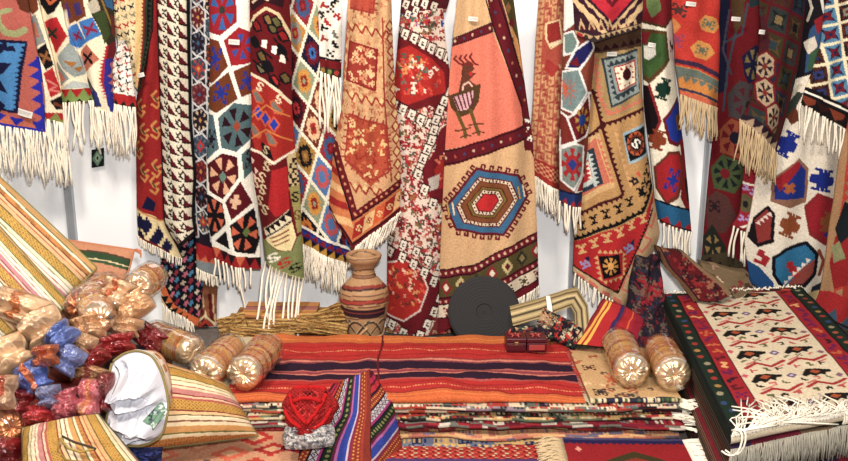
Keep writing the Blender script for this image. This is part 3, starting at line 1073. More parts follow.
for i in range(4):
    y0 = 156 + i * 16
    s.poly([(327 + i * 0.6, y0 + 6), (338 + i * 4.6, y0 + 12), (341 + i * 4.6, y0 + 20), (328 + i, y0 + 14)], [(168, 40, 34), (226, 184, 130)][i % 2])
for i in range(5):
    x0 = 356 + i * 10
    y0 = 219 - i * 6.3
    s.poly([(x0, y0), (x0 + 10, y0 - 6.5), (x0 + 7, y0 + 10), (x0 - 3, y0 + 17)], [(170, 40, 32), (228, 188, 132), (206, 96, 44)][i % 3])
    s.stamp(SHOOK, x0 + 4, y0 + 5, 5, 6, {'#': YL if i % 3 != 1 else R2}, 0.5)
s.line([(330, 150), (334, 155), (354, 217), (404, 184)], 1.6, (60, 20, 40)).line([(326, 203), (354, 240), (404, 207)], 1.6, (70, 18, 34))
for i in range(10):
    f = i / 9
    s.circ(334 + 22 * f, 146 + 64 * f, 1.3, 1.3, (214, 150, 110)).circ(357 + 45 * f, 211 - 30 * f, 1.3, 1.3, (214, 150, 110))
o = rug(s, 'hanging_kilim', 'tan and brick red kilim with hooked panels, its pointed end above the clay jug')
fringe(s, o, 44, 0.075, 0.0034, 0.50, 1.0, drift=(-0.35, 0), seed=15)

# ---- red and white brocade kilim
s = cloth([[(403, -22), (440, -22)], [(398, 40), (446, 40)], [(392, 110), (454, 110)], [(388, 200), (456, 200)], [(387, 300), (456, 300)], [(386, 331), (454, 331)]], -0.12, seed=13, bulge=0.04)
s.fill((226, 206, 190))
HP = {'a': (66, 20, 34), 'b': (232, 220, 204)}


def hooks(pts, n, sz=8, pal=HP, ang=0.35):
    pts = np.array(pts, float)
    d = np.concatenate([[0], np.cumsum(np.linalg.norm(np.diff(pts, axis=0), axis=1))])
    for t in np.linspace(0, d[-1], n):
        x, y = np.interp(t, d, pts[:, 0]), np.interp(t, d, pts[:, 1])
        s.stamp(HOOKSQ, x, y, sz, sz * 1.25, pal, ang)


MIX = [(170, 34, 44), (130, 24, 40), (96, 84, 80), (160, 120, 70), (206, 130, 120), (176, 40, 50), (186, 50, 50), (130, 30, 44), (190, 90, 84), (110, 110, 84)]
s.specks(900, [(385, 95), (456, 95), (456, 270), (385, 265)], MIX, 4.3, 21)
s.specks(110, [(398, 12), (446, 12), (446, 40), (396, 40)], MIX + [(40, 120, 110), (40, 80, 150)], 5, 22)
s.specks(160, [(385, 300), (456, 300), (456, 340), (385, 340)], MIX, 5, 23)
s.poly([(400, -22), (442, -22), (444, 8), (400, 14)], (104, 24, 36))
hooks([(406, 4), (420, 2), (434, 6)], 4, 8)
hooks([(408, 14), (416, 10)], 2, 7)
s.poly([(393, 36), (400, 33), (418, 42), (438, 54), (450, 66), (456, 108), (440, 112), (430, 104), (412, 110), (390, 104)], (120, 26, 36))
s.poly([(397, 50), (410, 45), (432, 58), (444, 72), (446, 92), (428, 96), (408, 104), (392, 96)], (180, 38, 30))
s.specks(70, [(400, 54), (430, 58), (443, 78), (430, 94), (396, 92)], [(236, 220, 200), (214, 80, 60), (120, 120, 110), (214, 150, 90), (70, 110, 90)], 4.6, 24)
hooks([(396, 30), (412, 36), (424, 43), (436, 50), (448, 58)], 7, 9)
hooks([(394, 104), (408, 111), (419, 117), (430, 122)], 5, 9)
hooks([(450, 92), (442, 104), (436, 118), (432, 138), (424, 154), (420, 166)], 9, 9)
s.poly([(458, 116), (440, 128), (434, 150), (422, 166), (424, 186), (436, 200), (458, 206)], (122, 24, 40))
s.poly([(458, 140), (446, 150), (434, 168), (438, 186), (458, 192)], (168, 40, 34)).poly([(428, 176), (440, 172), (438, 186), (430, 188)], (190, 180, 170))
s.specks(24, [(456, 130), (440, 150), (432, 175), (456, 200)], [WH, (214, 120, 90), (90, 60, 50)], 5, 25)
hooks([(418, 172), (426, 190), (434, 202), (444, 212)], 4, 9)
s.poly([(386, 240), (396, 246), (412, 256), (430, 268), (444, 284), (438, 304), (424, 330), (408, 330), (396, 318), (384, 316)], (116, 22, 38))
s.poly([(387, 262), (404, 256), (420, 266), (428, 284), (420, 306), (404, 318), (386, 312)], (182, 40, 28))
s.specks(60, [(390, 264), (418, 268), (424, 286), (416, 304), (388, 308)], [(226, 190, 160), (214, 90, 60), (120, 60, 50), (216, 150, 90)], 4.6, 26)
s.line([(387, 262), (404, 256), (420, 266), (428, 284), (420, 306), (404, 318), (386, 312)], 1.5, (220, 200, 190))
hooks([(390, 250), (402, 254), (412, 260), (424, 268), (434, 278), (444, 286)], 6, 8.5)
hooks([(390, 238), (404, 242), (416, 248), (428, 256), (440, 264), (450, 274)], 6, 8)
hooks([(392, 322), (404, 330), (416, 334)], 3, 8.5)
hooks([(440, 296), (434, 308), (427, 320), (420, 330)], 4, 8.5)
s.poly([(420, 336), (428, 330), (436, 316), (456, 300), (456, 342), (420, 342)], (136, 60, 56))
s.specks(14, [(425, 338), (452, 306), (452, 340)], [(200, 60, 50), (190, 150, 120), (90, 60, 60)], 5, 27)
o = rug(s, 'hanging_kilim', 'red and white brocaded kilim packed with small motifs, hanging behind the jug')

# a folded end showing above it
s = cloth([[(402, -22), (455, -22)], [(404, 4), (448, 6)], [(408, 10), (446, 12)]], -0.045, seed=14, bulge=0.01)
s.fill((110, 44, 54))
s.specks(26, [(404, -20), (450, -20), (448, 12), (406, 10)], [(70, 60, 90), (180, 130, 110), (60, 30, 40)], 6, 28)
rug(s, 'hanging_kilim', 'maroon kilim end peeping out high behind the brocaded and rooster kilims')

# ---- rooster kilim
s = cloth([[(459, -22), (511, -22)], [(450, 70), (524, 76)], [(445, 150), (533, 140)], [(440, 262), (537, 230)], [(438, 331), (539, 286)]], -0.205, seed=15, bulge=0.05, folds=((0.006, 1.3, 0.2, 0.2),))
s.fill((212, 174, 130))
s.poly([(452, 46), (491, 30), (522, 106), (521, 126), (444, 150)], (224, 128, 104))
s.poly([(494, -22), (516, -22), (546, 120), (546, 170), (531, 106), (515, 40)], (92, 82, 44))
for i in range(8):
    s.dia(504 + i * 3.6, -8 + i * 15.5, 3.4, 6, [(60, 50, 40), (160, 120, 70), (120, 30, 40)][i % 3])
s.poly([(510, 24), (518, 40), (524, 76), (516, 54)], (206, 150, 90))
MB = (112, 22, 40)
s.poly([(482, -22), (494, -22), (532, 106), (534, 150), (524, 150), (521, 108), (491, 24)], MB)
s.line([(482, -10), (492, 26), (522, 107)], 1.3, (44, 20, 30)).line([(494, -10), (506, 24), (531, 104)], 1.3, (44, 20, 30))
for i in range(9):
    s.circ(490 + i * 4.3, 0 + i * 12.5, 1.3, 1.7, [(206, 180, 150), (70, 80, 110), (176, 110, 80)][i % 3])
s.poly([(452, 40), (491, 22), (492, 31), (451, 46)], MB).line([(452, 39), (491, 22)], 1.2, (50, 20, 30)).line([(451, 46.5), (492, 31)], 1.2, (50, 20, 30))
for i in range(5):
    s.circ(455 + i * 8.4, 41 - i * 3.3, 1.2, 1.4, [(206, 180, 150), (80, 84, 110)][i % 2])
s.poly([(440, 152), (523, 124), (536, 122), (538, 134), (440, 168)], MB).line([(440, 153), (536, 122)], 1.2, (50, 20, 30)).line([(440, 166), (538, 133)], 1.2, (50, 20, 30))
for i in range(10):
    s.circ(446 + i * 9, 158 - i * 3.0, 1.3, 1.5, [(206, 180, 150), (176, 80, 66), (80, 80, 116)][i % 3])
s.poly([(524, 112), (536, 110), (540, 170), (530, 150)], MB).specks(9, [(525, 114), (536, 112), (538, 150), (530, 150)], [WH, (70, 60, 60)], 4, 31)
# the rooster
RB = (112, 66, 48)
s.line([(468, 64), (465, 76), (462, 92)], 7.5, RB).poly([(462, 63), (470, 62), (474, 68), (470, 72), (476, 72), (468, 80), (461, 74)], RB)
for i in range(4):
    x = 455 + i * 5
    s.line([(x - 1, 59 - i), (x + 4, 63), (x + 7, 64)], 2.0, (130, 46, 42)).line([(x - 1, 59 - i), (x + 1, 56 - i)], 1.8, (130, 46, 42))
s.circ(470, 73, 1.6, 2.2, (190, 40, 40))
s.poly([(460, 80), (466, 77), (478, 86), (476, 100), (470, 90), (464, 86), (460, 96)], RB).line([(461, 96), (463, 84), (468, 81), (474, 88), (475, 94)], 1.6, (230, 190, 170))
s.poly([(448, 96), (480, 82), (478, 100), (472, 111), (460, 116), (451, 108)], (96, 70, 40))
s.poly([(453, 97), (473, 89), (472, 100), (467, 108), (458, 110)], (214, 172, 176))
for i in range(5):
    s.line([(454 + i * 4, 97 - i * 1.6), (459 + i * 3.2, 109 - i * 1.4)], 1.6, (108, 44, 66))
s.line([(457, 112), (464, 128), (465, 135)], 3.6, (112, 92, 44)).line([(470, 109), (475, 124), (478, 132)], 3.6, (112, 92, 44))
s.line([(455, 130), (464, 128), (470, 126)], 1.6, (112, 70, 44)).line([(460, 136), (465, 133), (470, 134)], 1.6, (112, 70, 44)).line([(468, 124), (475, 122), (482, 122)], 1.6, (112, 70, 44)).line([(472, 132), (478, 130), (483, 130)], 1.6, (112, 70, 44))
s.line([(452, 100), (448, 94), (447, 101)], 1.6, (112, 70, 50))
# the medallion


def ring(k):
    c = (486, 199)
    return [(c[0] + (x - c[0]) * k, c[1] + (y - c[1]) * k) for x, y in ((446, 205), (476, 166), (517, 173), (527, 195), (502, 231), (456, 227))]


r1 = ring(1.0)
s.poly(r1, (66, 116, 150))
for (xa, ya), (xb, yb) in zip(r1, r1[1:] + r1[:1]):
    L = math.hypot(xb - xa, yb - ya)
    n = int(L / 7.0)
    for i in range(n):
        f = (i + 0.5) / n
        x, y = xa + (xb - xa) * f, ya + (yb - ya) * f
        nx, ny = (yb - ya) / L, -(xb - xa) / L
        tx, ty = (xb - xa) / L, (yb - ya) / L
        s.line([(x, y), (x + nx * 5, y + ny * 5), (x + nx * 5 + tx * 3, y + ny * 5 + ty * 3), (x + nx * 2.6 + tx * 3, y + ny * 2.6 + ty * 3)], 1.9, (120, 26, 44))
s.line(r1 + r1[:1], 2.6, (112, 24, 44))
for k, c in ((0.78, (110, 22, 38)), (0.74, (224, 204, 176)), (0.66, (110, 22, 38)), (0.63, (136, 84, 46)), (0.50, (96, 24, 36)), (0.47, (132, 112, 48)), (0.41, (100, 24, 36)), (0.38, (226, 210, 184)), (0.30, (110, 24, 36))):
    s.poly(ring(k), c)
for k, n in ((0.70, 44), (0.34, 22)):
    r = np.array(ring(k) + ring(k)[:1])
    d = np.concatenate([[0], np.cumsum(np.linalg.norm(np.diff(r, axis=0), axis=1))])
    for t in np.linspace(0, d[-1], n, endpoint=False):
        s.circ(np.interp(t, d, r[:, 0]), np.interp(t, d, r[:, 1]), 0.9, 1.0, (90, 26, 40))
s.poly(ring(0.26), (196, 30, 36))
for x, y in ((450, 207), (520, 190)):
    s.line([(x - 3, y - 5), (x - 1, y + 6)], 1.6, (200, 160, 60)).line([(x + 2, y - 6), (x + 4, y + 5)], 1.6, (226, 206, 180))
# end bands


def bandline(o_):
    return [(436, 270 + o_), (470, 262 + o_), (500, 246 + o_), (540, 230 + o_)]


def bandpoly(a, b, col):
    s.poly(bandline(a) + bandline(b)[::-1], col)


bandpoly(0, 80, MB)
bandpoly(1, 7, (124, 26, 46))
bandpoly(9, 27, (100, 88, 50))
bandpoly(29, 34, (126, 24, 44))
bandpoly(35, 47, (226, 208, 184))
bandpoly(48, 80, (120, 24, 42))
for o_ in (0, 8, 28, 34.5, 47.5):
    s.line(bandline(o_), 1.2, (44, 18, 30))
for i in range(18):
    f = i / 17
    x = 440 + 98 * f
    y = np.interp(x, [436, 470, 500, 540], [270, 262, 246, 230])
    s.circ(x, y + 4, 1.3, 1.5, (214, 180, 150)).circ(x, y + 31.5, 1.2, 1.3, (220, 170, 150))
for i in range(7):
    x = 446 + i * 15
    y = float(np.interp(x, [436, 470, 500, 540], [270, 262, 246, 230]))
    s.dia(x, y + 18, 6, 8, [(150, 40, 50), (200, 180, 130), (60, 60, 50)][i % 3], 2).dia(x, y + 18, 3, 4, [(226, 214, 190), (110, 30, 40), (150, 130, 80)][i % 3])
    s.stamp(RAM, x + 2, y + 41, 8, 9, {'#': [(130, 26, 44), (40, 34, 44), (96, 90, 60)][i % 3]}, -0.4)
o = rug(s, 'hanging_kilim', 'beige kilim with a rooster on an orange panel above a blue hexagon medallion')
fringe(s, o, 46, 0.040, 0.003, 0.45, 1.0, seed=16)
price_tag(o, 473, 19, 11, 5, -0.268, 6)

# ---- pink-red figured runner right of the rooster
s = cloth([[(540, -22), (567, -22)], [(536, 40), (566, 40)], [(533, 100), (564, 100)], [(529, 150), (562, 160)], [(528, 172), (560, 192)]], -0.13, seed=16, bulge=0.03, folds=((0.01, 1.6, 0.1, 0.1),))
s.fill((180, 104, 80))
s.uv(30, 215)
HK = ["yyy..rr.", "y.y.yy..", "y...y.r.", "yyy.y.rr", "..y.yyy.", "y.y...y.", "yyy.r.y.", "..rr..yy"]
s.tile(HK, 13, 17, {'y': (206, 158, 112), 'r': (164, 72, 62)}, skew=0.3)
s.fill((176, 84, 66), (s.V > 0.28) & (s.V < 0.42) & (np.abs(s.U - 0.5) < 0.33))
s.poly([(8, 48), (22, 44), (26, 66), (14, 74), (9, 64)], (160, 50, 44)).line([(8, 48), (22, 44), (26, 66), (14, 74), (9, 64), (8, 48)], 1.8, (224, 196, 150))
s.line([(14, 70), (26, 66)], 4, (226, 206, 170))
s.poly([(10, 84), (24, 94), (16, 104), (8, 96)], (170, 60, 52))
s.fill((166, 50, 44), s.V > 0.90)
s.tile(["y.", ".y"], 5, 5, {'y': (210, 150, 110)}, mask=(s.V > 0.91) & (s.V < 0.97))
s.px()
o = rug(s, 'hanging_kilim', 'faded pink and gold runner with crooked figures right of the rooster kilim')
fringe(s, o, 50, 0.105, 0.0028, 0, 1, seed=17, drift=(0.1, 0), mat=M_FRINGE)

# ---- narrow hexagon kilim with grey and terracotta
s = cloth([[(564, -22), (594, -22)], [(563, 60), (594, 60)], [(561, 110), (590, 110)], [(559, 150), (588, 150)], [(560, 202), (581, 208)]], -0.20, seed=17, bulge=0.025)
s.fill((130, 62, 46))
WL = (226, 224, 220)
s.hexa([(560, -22), (580, -22), (576, 20), (564, 30)], (232, 226, 216), WL, 2)
s.hexa([(563, 34), (572, 31), (577, 42), (574, 52), (564, 55)], (120, 142, 136), WL, 2)
s.hexa([(568, 62), (574, 50), (590, 38), (594, 50), (578, 68), (566, 68)], (40, 40, 100), WL, 2).poly([(568, 64), (576, 56), (578, 66)], (120, 24, 40))
s.hexa([(562, 72), (577, 68), (586, 92), (572, 112), (561, 108)], (126, 146, 146), WL, 2).rad(568, 90, 11, 18, 9, (196, 104, 72), 0, 1.0, 0.15, 0.9).poly([(562, 80), (568, 88), (564, 98)], (196, 104, 72))
s.hexa([(578, 70), (596, 44), (596, 94), (586, 92)], (140, 70, 50), WL, 2)
s.hexa([(566, 118), (574, 112), (588, 94), (592, 120), (586, 136), (574, 140)], (116, 26, 40), WL, 2).rad(581, 119, 9, 16, 8, (176, 140, 60), 0).circ(581, 119, 4, 6, (40, 80, 150))
s.hexa([(558, 110), (566, 116), (574, 140), (560, 146)], (130, 50, 40), WL, 2)
s.hexa([(560, 148), (574, 142), (583, 146), (582, 172), (572, 188), (561, 180)], (134, 146, 140), WL, 2).rad(571, 163, 11, 17, 8, (170, 40, 44), 0, 0.2, 0.95).circ(571, 163, 6.5, 9.5, (170, 40, 44)).dia(571, 163, 4.5, 6, (50, 70, 140))
s.hexa([(574, 190), (583, 174), (588, 180), (584, 192)], (160, 50, 46), WL, 2)
s.poly([(556, 189), (586, 192), (586, 212), (556, 204)], (40, 66, 120)).line([(557, 190), (586, 193)], 1.8, (30, 26, 50)).saw([(560, 204), (582, 208)], -8, 8, (170, 40, 50)).line([(558, 202), (584, 207.5)], 1.6, (30, 26, 50))
o = rug(s, 'hanging_kilim', 'narrow kilim of grey, terracotta and blue hexagons beside the beige one')
fringe(s, o, 8, 0.095, 0.0036, 0.05, 0.95, seed=18, single=True)
price_tag(o, 577, 55, 8, 5, -0.215, 14)

# ---- beige kilim with toothed panels and red end
s = cloth([[(592, 30), (641, 26)], [(590, 90), (642, 90)], [(582, 140), (646, 140)], [(576, 205), (655, 200)], [(574, 242), (661, 236)], [(573, 272), (627, 309)]], -0.15, seed=18, bulge=0.04)
s.fill((192, 152, 98))
s.poly([(588, 26), (646, 20), (644, 46), (590, 54)], (96, 70, 52)).saw([(592, 52), (642, 42)], -6, 8, (60, 22, 34))
s.poly([(590, 54), (640, 46), (644, 104), (604, 118), (594, 100)], (176, 148, 100))
s.saw([(593, 56), (597, 96), (606, 114), (642, 100)], -4.5, 6.5, (204, 124, 98), 2)
s.poly([(599, 58), (636, 48), (639, 92), (609, 107)], (60, 74, 82))
s.saw([(603, 60), (611, 103)], -4.5, 5.4, (150, 160, 156), 2).saw([(603, 61), (634, 52)], 4.5, 5.4, (150, 160, 156), 2).saw([(635, 52), (637, 90)], 4.5, 5.4, (150, 160, 156), 2).saw([(611, 102), (638, 90)], -4.5, 5.4, (150, 160, 156), 2)
s.poly([(608, 66), (634, 58), (635, 84), (614, 93)], (150, 160, 156))
s.poly([(611, 66), (634, 59), (635, 83), (616, 91)], (182, 32, 42))
s.saw([(612, 67), (633, 61)], 6, 5.5, (236, 224, 200)).saw([(633, 61), (634, 82)], 6, 5.5, (236, 224, 200)).saw([(634, 82), (617, 89)], 6, 5.5, (236, 224, 200)).saw([(617, 89), (612, 67)], 6, 5.5, (236, 224, 200))
s.poly([(616, 70), (630, 66), (631, 80), (619, 85)], (236, 224, 200)).circ(624.5, 73.5, 5, 6, (84, 20, 36))
# maroon toothed dividing lines
D1 = (84, 26, 34)
s.saw([(586, 137), (600, 124), (644, 107)], 4, 5, D1, 2.6)
s.saw([(592, 90), (600, 124), (610, 160), (620, 192), (578, 212)], -4, 5.2, D1, 2.6)
s.poly([(584, 138), (598, 132), (612, 184), (576, 204)], (214, 178, 126))
s.poly([(584, 146), (594, 136), (608, 180), (577, 197)], (206, 122, 96))
s.saw([(596, 138), (609, 181)], -4, 5.4, (206, 122, 96))
s.poly([(585, 150), (592, 146), (602, 182), (578, 193)], (56, 70, 84))
s.saw([(586, 152), (594, 184)], -5.5, 5, (196, 206, 200), 3).poly([(583, 158), (588, 155), (595, 180), (579, 188)], (196, 206, 200))
s.poly([(582, 164), (587, 158), (591, 176), (580, 184)], (186, 40, 48)).saw([(587, 160), (591, 178)], 4, 5, (232, 224, 206))
# right hand panel
s.poly([(620, 132), (643, 122), (648, 154), (627, 163)], (160, 186, 196)).poly([(622, 134), (643, 125), (646, 152), (628, 160)], (26, 26, 34))
s.rad(634, 142, 10, 13, 10, (190, 96, 50), 0.2, 0.5, 0.95, 0.9).circ(634, 142, 7, 9, (120, 60, 40)).circ(634, 142, 5, 7, (26, 26, 34)).stamp(SHOOK, 634, 142, 8, 9, {'#': WH}, 0.7)
s.stamp(["#.#.", "####", ".#.#", "####"], 631, 179, 9, 8, {'#': (50, 40, 50)}, -0.5).poly([(633, 172), (637, 168), (638, 176)], (200, 100, 70))
s.saw([(612, 130), (618, 156), (628, 186)], -4, 6, (216, 170, 120))
# black hooks and red end
for i in range(7):
    x, y = 581 + i * 11.6, 224 - i * 6.2 - (4 if i > 4 else 0)
    s.stamp(THOOK, x, y, 9, 9, {'#': (26, 22, 28)}, -0.35)
for i in range(4):
    s.stamp(THOOK, 641 + i * 2.6, 190 - i * 9, 8, 8, {'#': (26, 22, 28)}, -1.0)
s.saw([(575, 238), (600, 227), (640, 210), (652, 186)], -4, 6, (26, 22, 28), 3)
s.poly([(572, 241), (600, 230), (642, 212), (655, 190), (650, 215), (615, 290), (572, 264)], (186, 32, 40))
for i in range(6):
    s.stamp(THOOK, 581 + i * 12, 247 - i * 6.2, 10, 9, {'#': (214, 174, 118)}, -0.35)
s.saw([(596, 251), (620, 249)], -4, 5, (214, 170, 116)).saw([(620, 249), (621, 273)], -4, 5, (214, 170, 116)).saw([(621, 273), (600, 277)], -4, 5, (214, 170, 116)).saw([(600, 277), (596, 253)], -4, 5, (214, 170, 116))
s.poly([(597, 254), (616, 250), (619, 271), (601, 275)], (28, 20, 28)).rad(608, 262.5, 8, 9, 8, (206, 150, 70), 0, 0.1, 0.95).circ(608, 262, 3, 3.5, (226, 170, 90))
s.stamp(["#.#.", "####", ".#.#", "####"], 584, 262, 9, 8, {'#': (170, 150, 190)}, -0.4).poly([(583, 256), (588, 254), (588, 260)], (40, 40, 80))
s.stamp(["#.#.", "####", ".#.#", "####"], 626, 245, 9, 8, {'#': (150, 150, 190)}, -0.5).poly([(627, 240), (632, 236), (632, 244)], (40, 50, 90))
s.poly([(651, 204), (668, 196), (668, 240), (628, 312), (610, 302), (615, 290), (640, 236)], (196, 166, 128))
s.line([(655, 214), (650, 226), (646, 222), (642, 234), (650, 238), (640, 250), (636, 246), (630, 262), (638, 266), (630, 276), (624, 272), (620, 286), (628, 290)], 2.4, (206, 122, 98))
s.line([(652, 208), (640, 236), (616, 290), (572, 264)], 1.5, (60, 30, 36)).saw([(652, 208), (640, 236), (616, 290)], 2.5, 4, (60, 30, 36))
s.poly([(570, 264), (616, 291), (630, 312), (570, 276)], (200, 172, 134))
for i in range(4):
    x, y = 580 + i * 12, 273 + i * 7.6
    s.poly([(x - 4, y - 3), (x + 4, y + 2), (x + 3, y + 7), (x - 5, y + 2)], (206, 116, 96))
s.saw([(662, 236), (646, 270), (628, 308)], -4, 5, (26, 24, 32), 2).line([(572, 271), (627, 308)], 1.6, (90, 60, 50))
o = rug(s, 'hanging_kilim', 'beige kilim with toothed square panels and a red pointed end')
fringe(s, o, 12, 0.06, 0.0036, 0.02, 0.7, seed=19, single=True)
price_tag(o, 612, 54, 12, 5, -0.20, 0)

# ---- red diamond kilim end overlapping its top
s = cloth([[(571, -22), (608, -22), (644, -22)], [(575, 34), (592, 42), (642, 28)]], -0.235, seed=19, bulge=0.03, smooth=0)
s.fill((70, 36, 52))
for k, c in ((52, (214, 184, 138)), (44, (70, 34, 56)), (38, (206, 176, 130)), (33, (64, 30, 56)), (29, (190, 26, 56))):
    x, y = np.abs(s.X - 610), np.abs(s.Y + 6)
    t_ = np.abs(((x / 9) % 1) - 0.5) * (5 if k > 35 else 1.5)
    s.fill(c, x * 1.12 + y + t_ < k)
s.dia(610, -6, 12, 14, (120, 20, 44)).dia(610, -6, 6, 8, (200, 60, 70))
for x in range(578, 642, 9):
    s.saw([(x, 30), (x + 7, 29)], -12, 7, (200, 170, 126)).saw([(x + 1.5, 30), (x + 5.5, 29)], -6, 4, (110, 30, 44))
s.poly([(570, 27), (592, 35), (644, 22), (644, 34), (592, 46), (570, 40)], (64, 52, 52))
s.saw([(573, 30), (592, 36), (643, 23)], 4, 6, (190, 160, 120)).poly([(576, 32), (582, 34), (582, 38), (577, 37)], (180, 40, 50))
s.line([(570, 34), (592, 43), (644, 29)], 1.4, (190, 170, 140))
rug(s, 'hanging_kilim', 'kilim end with a crimson diamond hanging over the top of the beige one')

# ---- white hexagon kilim with blue hem
s = cloth([[(640, -22), (672, -22)], [(642, 40), (674, 60)], [(644, 100), (679, 100)], [(650, 150), (685, 150)], [(655, 200), (690, 212)], [(659, 221), (692, 233)]], -0.095, seed=20, bulge=0.03)
s.fill((236, 228, 208))
s.poly([(640, -22), (673, -22), (673, 14), (662, 26), (640, 20)], (126, 22, 36)).poly([(644, -10), (656, -14), (658, 10), (650, 18), (646, 8)], (110, 130, 80)).line([(640, 21), (662, 27), (673, 15)], 2.5, (84, 60, 34))
s.poly([(640, 28), (664, 31), (668, 60), (648, 84), (640, 76)], (104, 74, 40)).poly([(640, 32), (662, 34), (665, 58), (648, 78), (640, 72)], (74, 104, 56)).poly([(641, 32), (650, 32), (646, 44), (641, 44)], (130, 30, 40)).poly([(643, 46), (653, 44), (654, 54), (648, 60), (644, 58)], (230, 226, 214))
s.jag(661, 88, 15, 22, (26, 66, 54), 0.3)
s.poly([(666, 24), (674, 16), (676, 64), (668, 58)], (226, 200, 190)).stamp(BIRD, 672, 46, 8, 12, {'#': (90, 30, 60)})
s.poly([(640, 84), (648, 86), (658, 120), (652, 138), (640, 128)], (40, 22, 30)).line([(648, 85), (658, 120), (652, 138)], 2.4, (150, 36, 44))
s.jag(656, 139, 15, 20, (146, 70, 34), 0.2)
s.poly([(660, 118), (678, 96), (690, 112), (690, 138), (676, 146), (666, 142)], (120, 26, 44)).poly([(663, 119), (678, 100), (690, 116), (690, 134), (676, 142), (668, 138)], (34, 66, 160)).poly([(674, 116), (684, 110), (684, 128), (676, 130)], (130, 90, 50))
s.poly([(653, 166), (666, 150), (678, 150), (686, 168), (676, 196), (664, 203), (655, 188)], (120, 60, 44)).poly([(655, 167), (667, 153), (677, 153), (680, 168), (674, 192), (664, 199), (657, 187)], (172, 26, 40)).stamp(RAM, 670, 178, 12, 22, {'#': (36, 60, 150)}, 0.3)
s.poly([(679, 140), (694, 130), (696, 226), (686, 210), (678, 196), (682, 170)], (140, 26, 38)).poly([(684, 178), (690, 176), (691, 205), (686, 200)], (60, 40, 34))
s.poly([(654, 198), (676, 204), (696, 212), (698, 240), (654, 222)], (40, 110, 150)).saw([(657, 221), (693, 233)], -9, 13, (172, 30, 40)).line([(654, 199), (676, 205), (694, 212)], 1.8, BK).line([(656, 219), (694, 232)], 2, BK)
o = rug(s, 'hanging_kilim', 'white kilim with green, blue and red hexagons and a sky blue hem')
fringe(s, o, 10, 0.10, 0.0042, 0.02, 0.98, seed=21, single=True)
price_tag(o, 652, 45, 9, 5, -0.185, 10)

# ---- orange-red kilim end
s = cloth([[(671, -22), (719, -22)], [(675, 60), (719, 75)], [(680, 95), (718, 109)]], -0.15, seed=21, bulge=0.025)
s.fill((192, 56, 40))
for x, y, k in ((707, 24, 1), (700, 50, 1.1)):
    s.poly([(x - 11 * k, y - 3), (x - 4, y - 9 * k), (x + 8, y - 6 * k), (x + 12 * k, y + 3), (x + 5, y + 9 * k), (x - 7, y + 6 * k)], (206, 146, 72)).stamp(RAM, x, y, 13, 9, {'#': (112, 120, 100)}, 0.3)
s.stamp(RAM, 678, 10, 13, 13, {'#': (90, 60, 60)}, 0.2).stamp(RAM, 676, 40, 12, 14, {'#': (150, 70, 100)}, 0.2).dia(674, 26, 6, 8, (196, 130, 70)).dia(708, -8, 9, 8, (206, 146, 72))
s.poly([(672, 58), (696, 62), (720, 74), (720, 79), (696, 67), (672, 62)], (74, 52, 80))
s.poly([(672, 64), (696, 69), (722, 82), (722, 108), (700, 96), (672, 88)], (204, 138, 60)).poly([(672, 65), (696, 70), (722, 83), (722, 90), (696, 78), (672, 74)], (112, 124, 116))
s.saw([(674, 74), (697, 79), (720, 90)], 6, 8, (112, 124, 116))
s.line([(674, 87), (698, 93), (720, 103)], 2.6, (70, 66, 90)).poly([(676, 89), (698, 95), (720, 105), (720, 114), (676, 97)], (202, 106, 72))
o = rug(s, 'hanging_kilim', 'orange-red kilim end with ochre hexagons and a wide ochre hem band')
fringe(s, o, 50, 0.12, 0.0030, seed=22, mat=M_FRINGE_TAN)
price_tag(o, 691, 4, 12, 5, -0.19, 6)

# ---- crimson kilim with dark hexagons
s = cloth([[(719, -22), (775, -22)], [(717, 80), (768, 80)], [(709, 180), (765, 180)], [(704, 240), (762, 240)], [(702, 262), (752, 285)]], -0.045, seed=22, bulge=0.02)
s.fill((132, 20, 38))
s.poly([(716, -22), (730, -22), (726, 40), (724, 90), (714, 96)], (36, 40, 74)).line([(728, 10), (722, 50), (730, 74)], 2, (90, 90, 110))
s.line([(748, -22), (735, 30), (726, 70), (722, 110)], 2.4, (84, 94, 110)).line([(724, 42), (740, 34), (746, 4)], 2, (84, 94, 110))
s.poly([(731, -22), (744, -22), (742, 22), (734, 34), (730, 10)], (110, 84, 52)).poly([(744, -22), (762, -22), (758, 4), (748, 8)], (50, 70, 76))
s.poly([(740, 56), (752, 44), (760, 50), (758, 76), (746, 84), (742, 74)], (38, 40, 80)).rad(750, 64, 9, 18, 6, (150, 130, 80), 0.4)
s.poly([(726, 94), (738, 80), (756, 86), (760, 110), (746, 122), (728, 116)], (92, 84, 86)).rad(743, 101, 13, 17, 6, (110, 44, 60), 0.2).circ(746, 105, 3, 5, (34, 50, 44))
s.poly([(719, 130), (730, 118), (744, 124), (748, 146), (738, 158), (720, 152)], (168, 92, 60)).rad(732, 138, 13, 18, 6, (124, 26, 40), 0.3).circ(733, 137, 4.5, 6, (40, 36, 60))
s.poly([(711, 168), (722, 154), (738, 160), (744, 176), (732, 192), (714, 188)], (92, 108, 70)).rad(726, 173, 14, 17, 8, (36, 48, 50), 0.2).circ(724, 173, 4, 5, (140, 30, 44))
s.poly([(706, 200), (716, 190), (726, 196), (734, 214), (722, 232), (708, 230)], (110, 70, 66)).stamp(RAM, 714, 206, 9, 12, {'#': (60, 40, 50)})
s.poly([(704, 236), (712, 224), (724, 246), (722, 262), (704, 262)], (52, 56, 48)).rad(712, 246, 8, 14, 5, (170, 140, 90), 0.3)
s.poly([(702, 256), (724, 250), (742, 262), (752, 290), (702, 270)], (92, 80, 58)).saw([(703, 262), (748, 278)], -8, 10, (60, 40, 44))
s.C *= 0.72  # whole pattern darkened: the weaker light on this kilim is put into its dyes
o = rug(s, 'hanging_kilim', 'dim crimson kilim with a column of dark starred hexagons, behind the tan fringe')
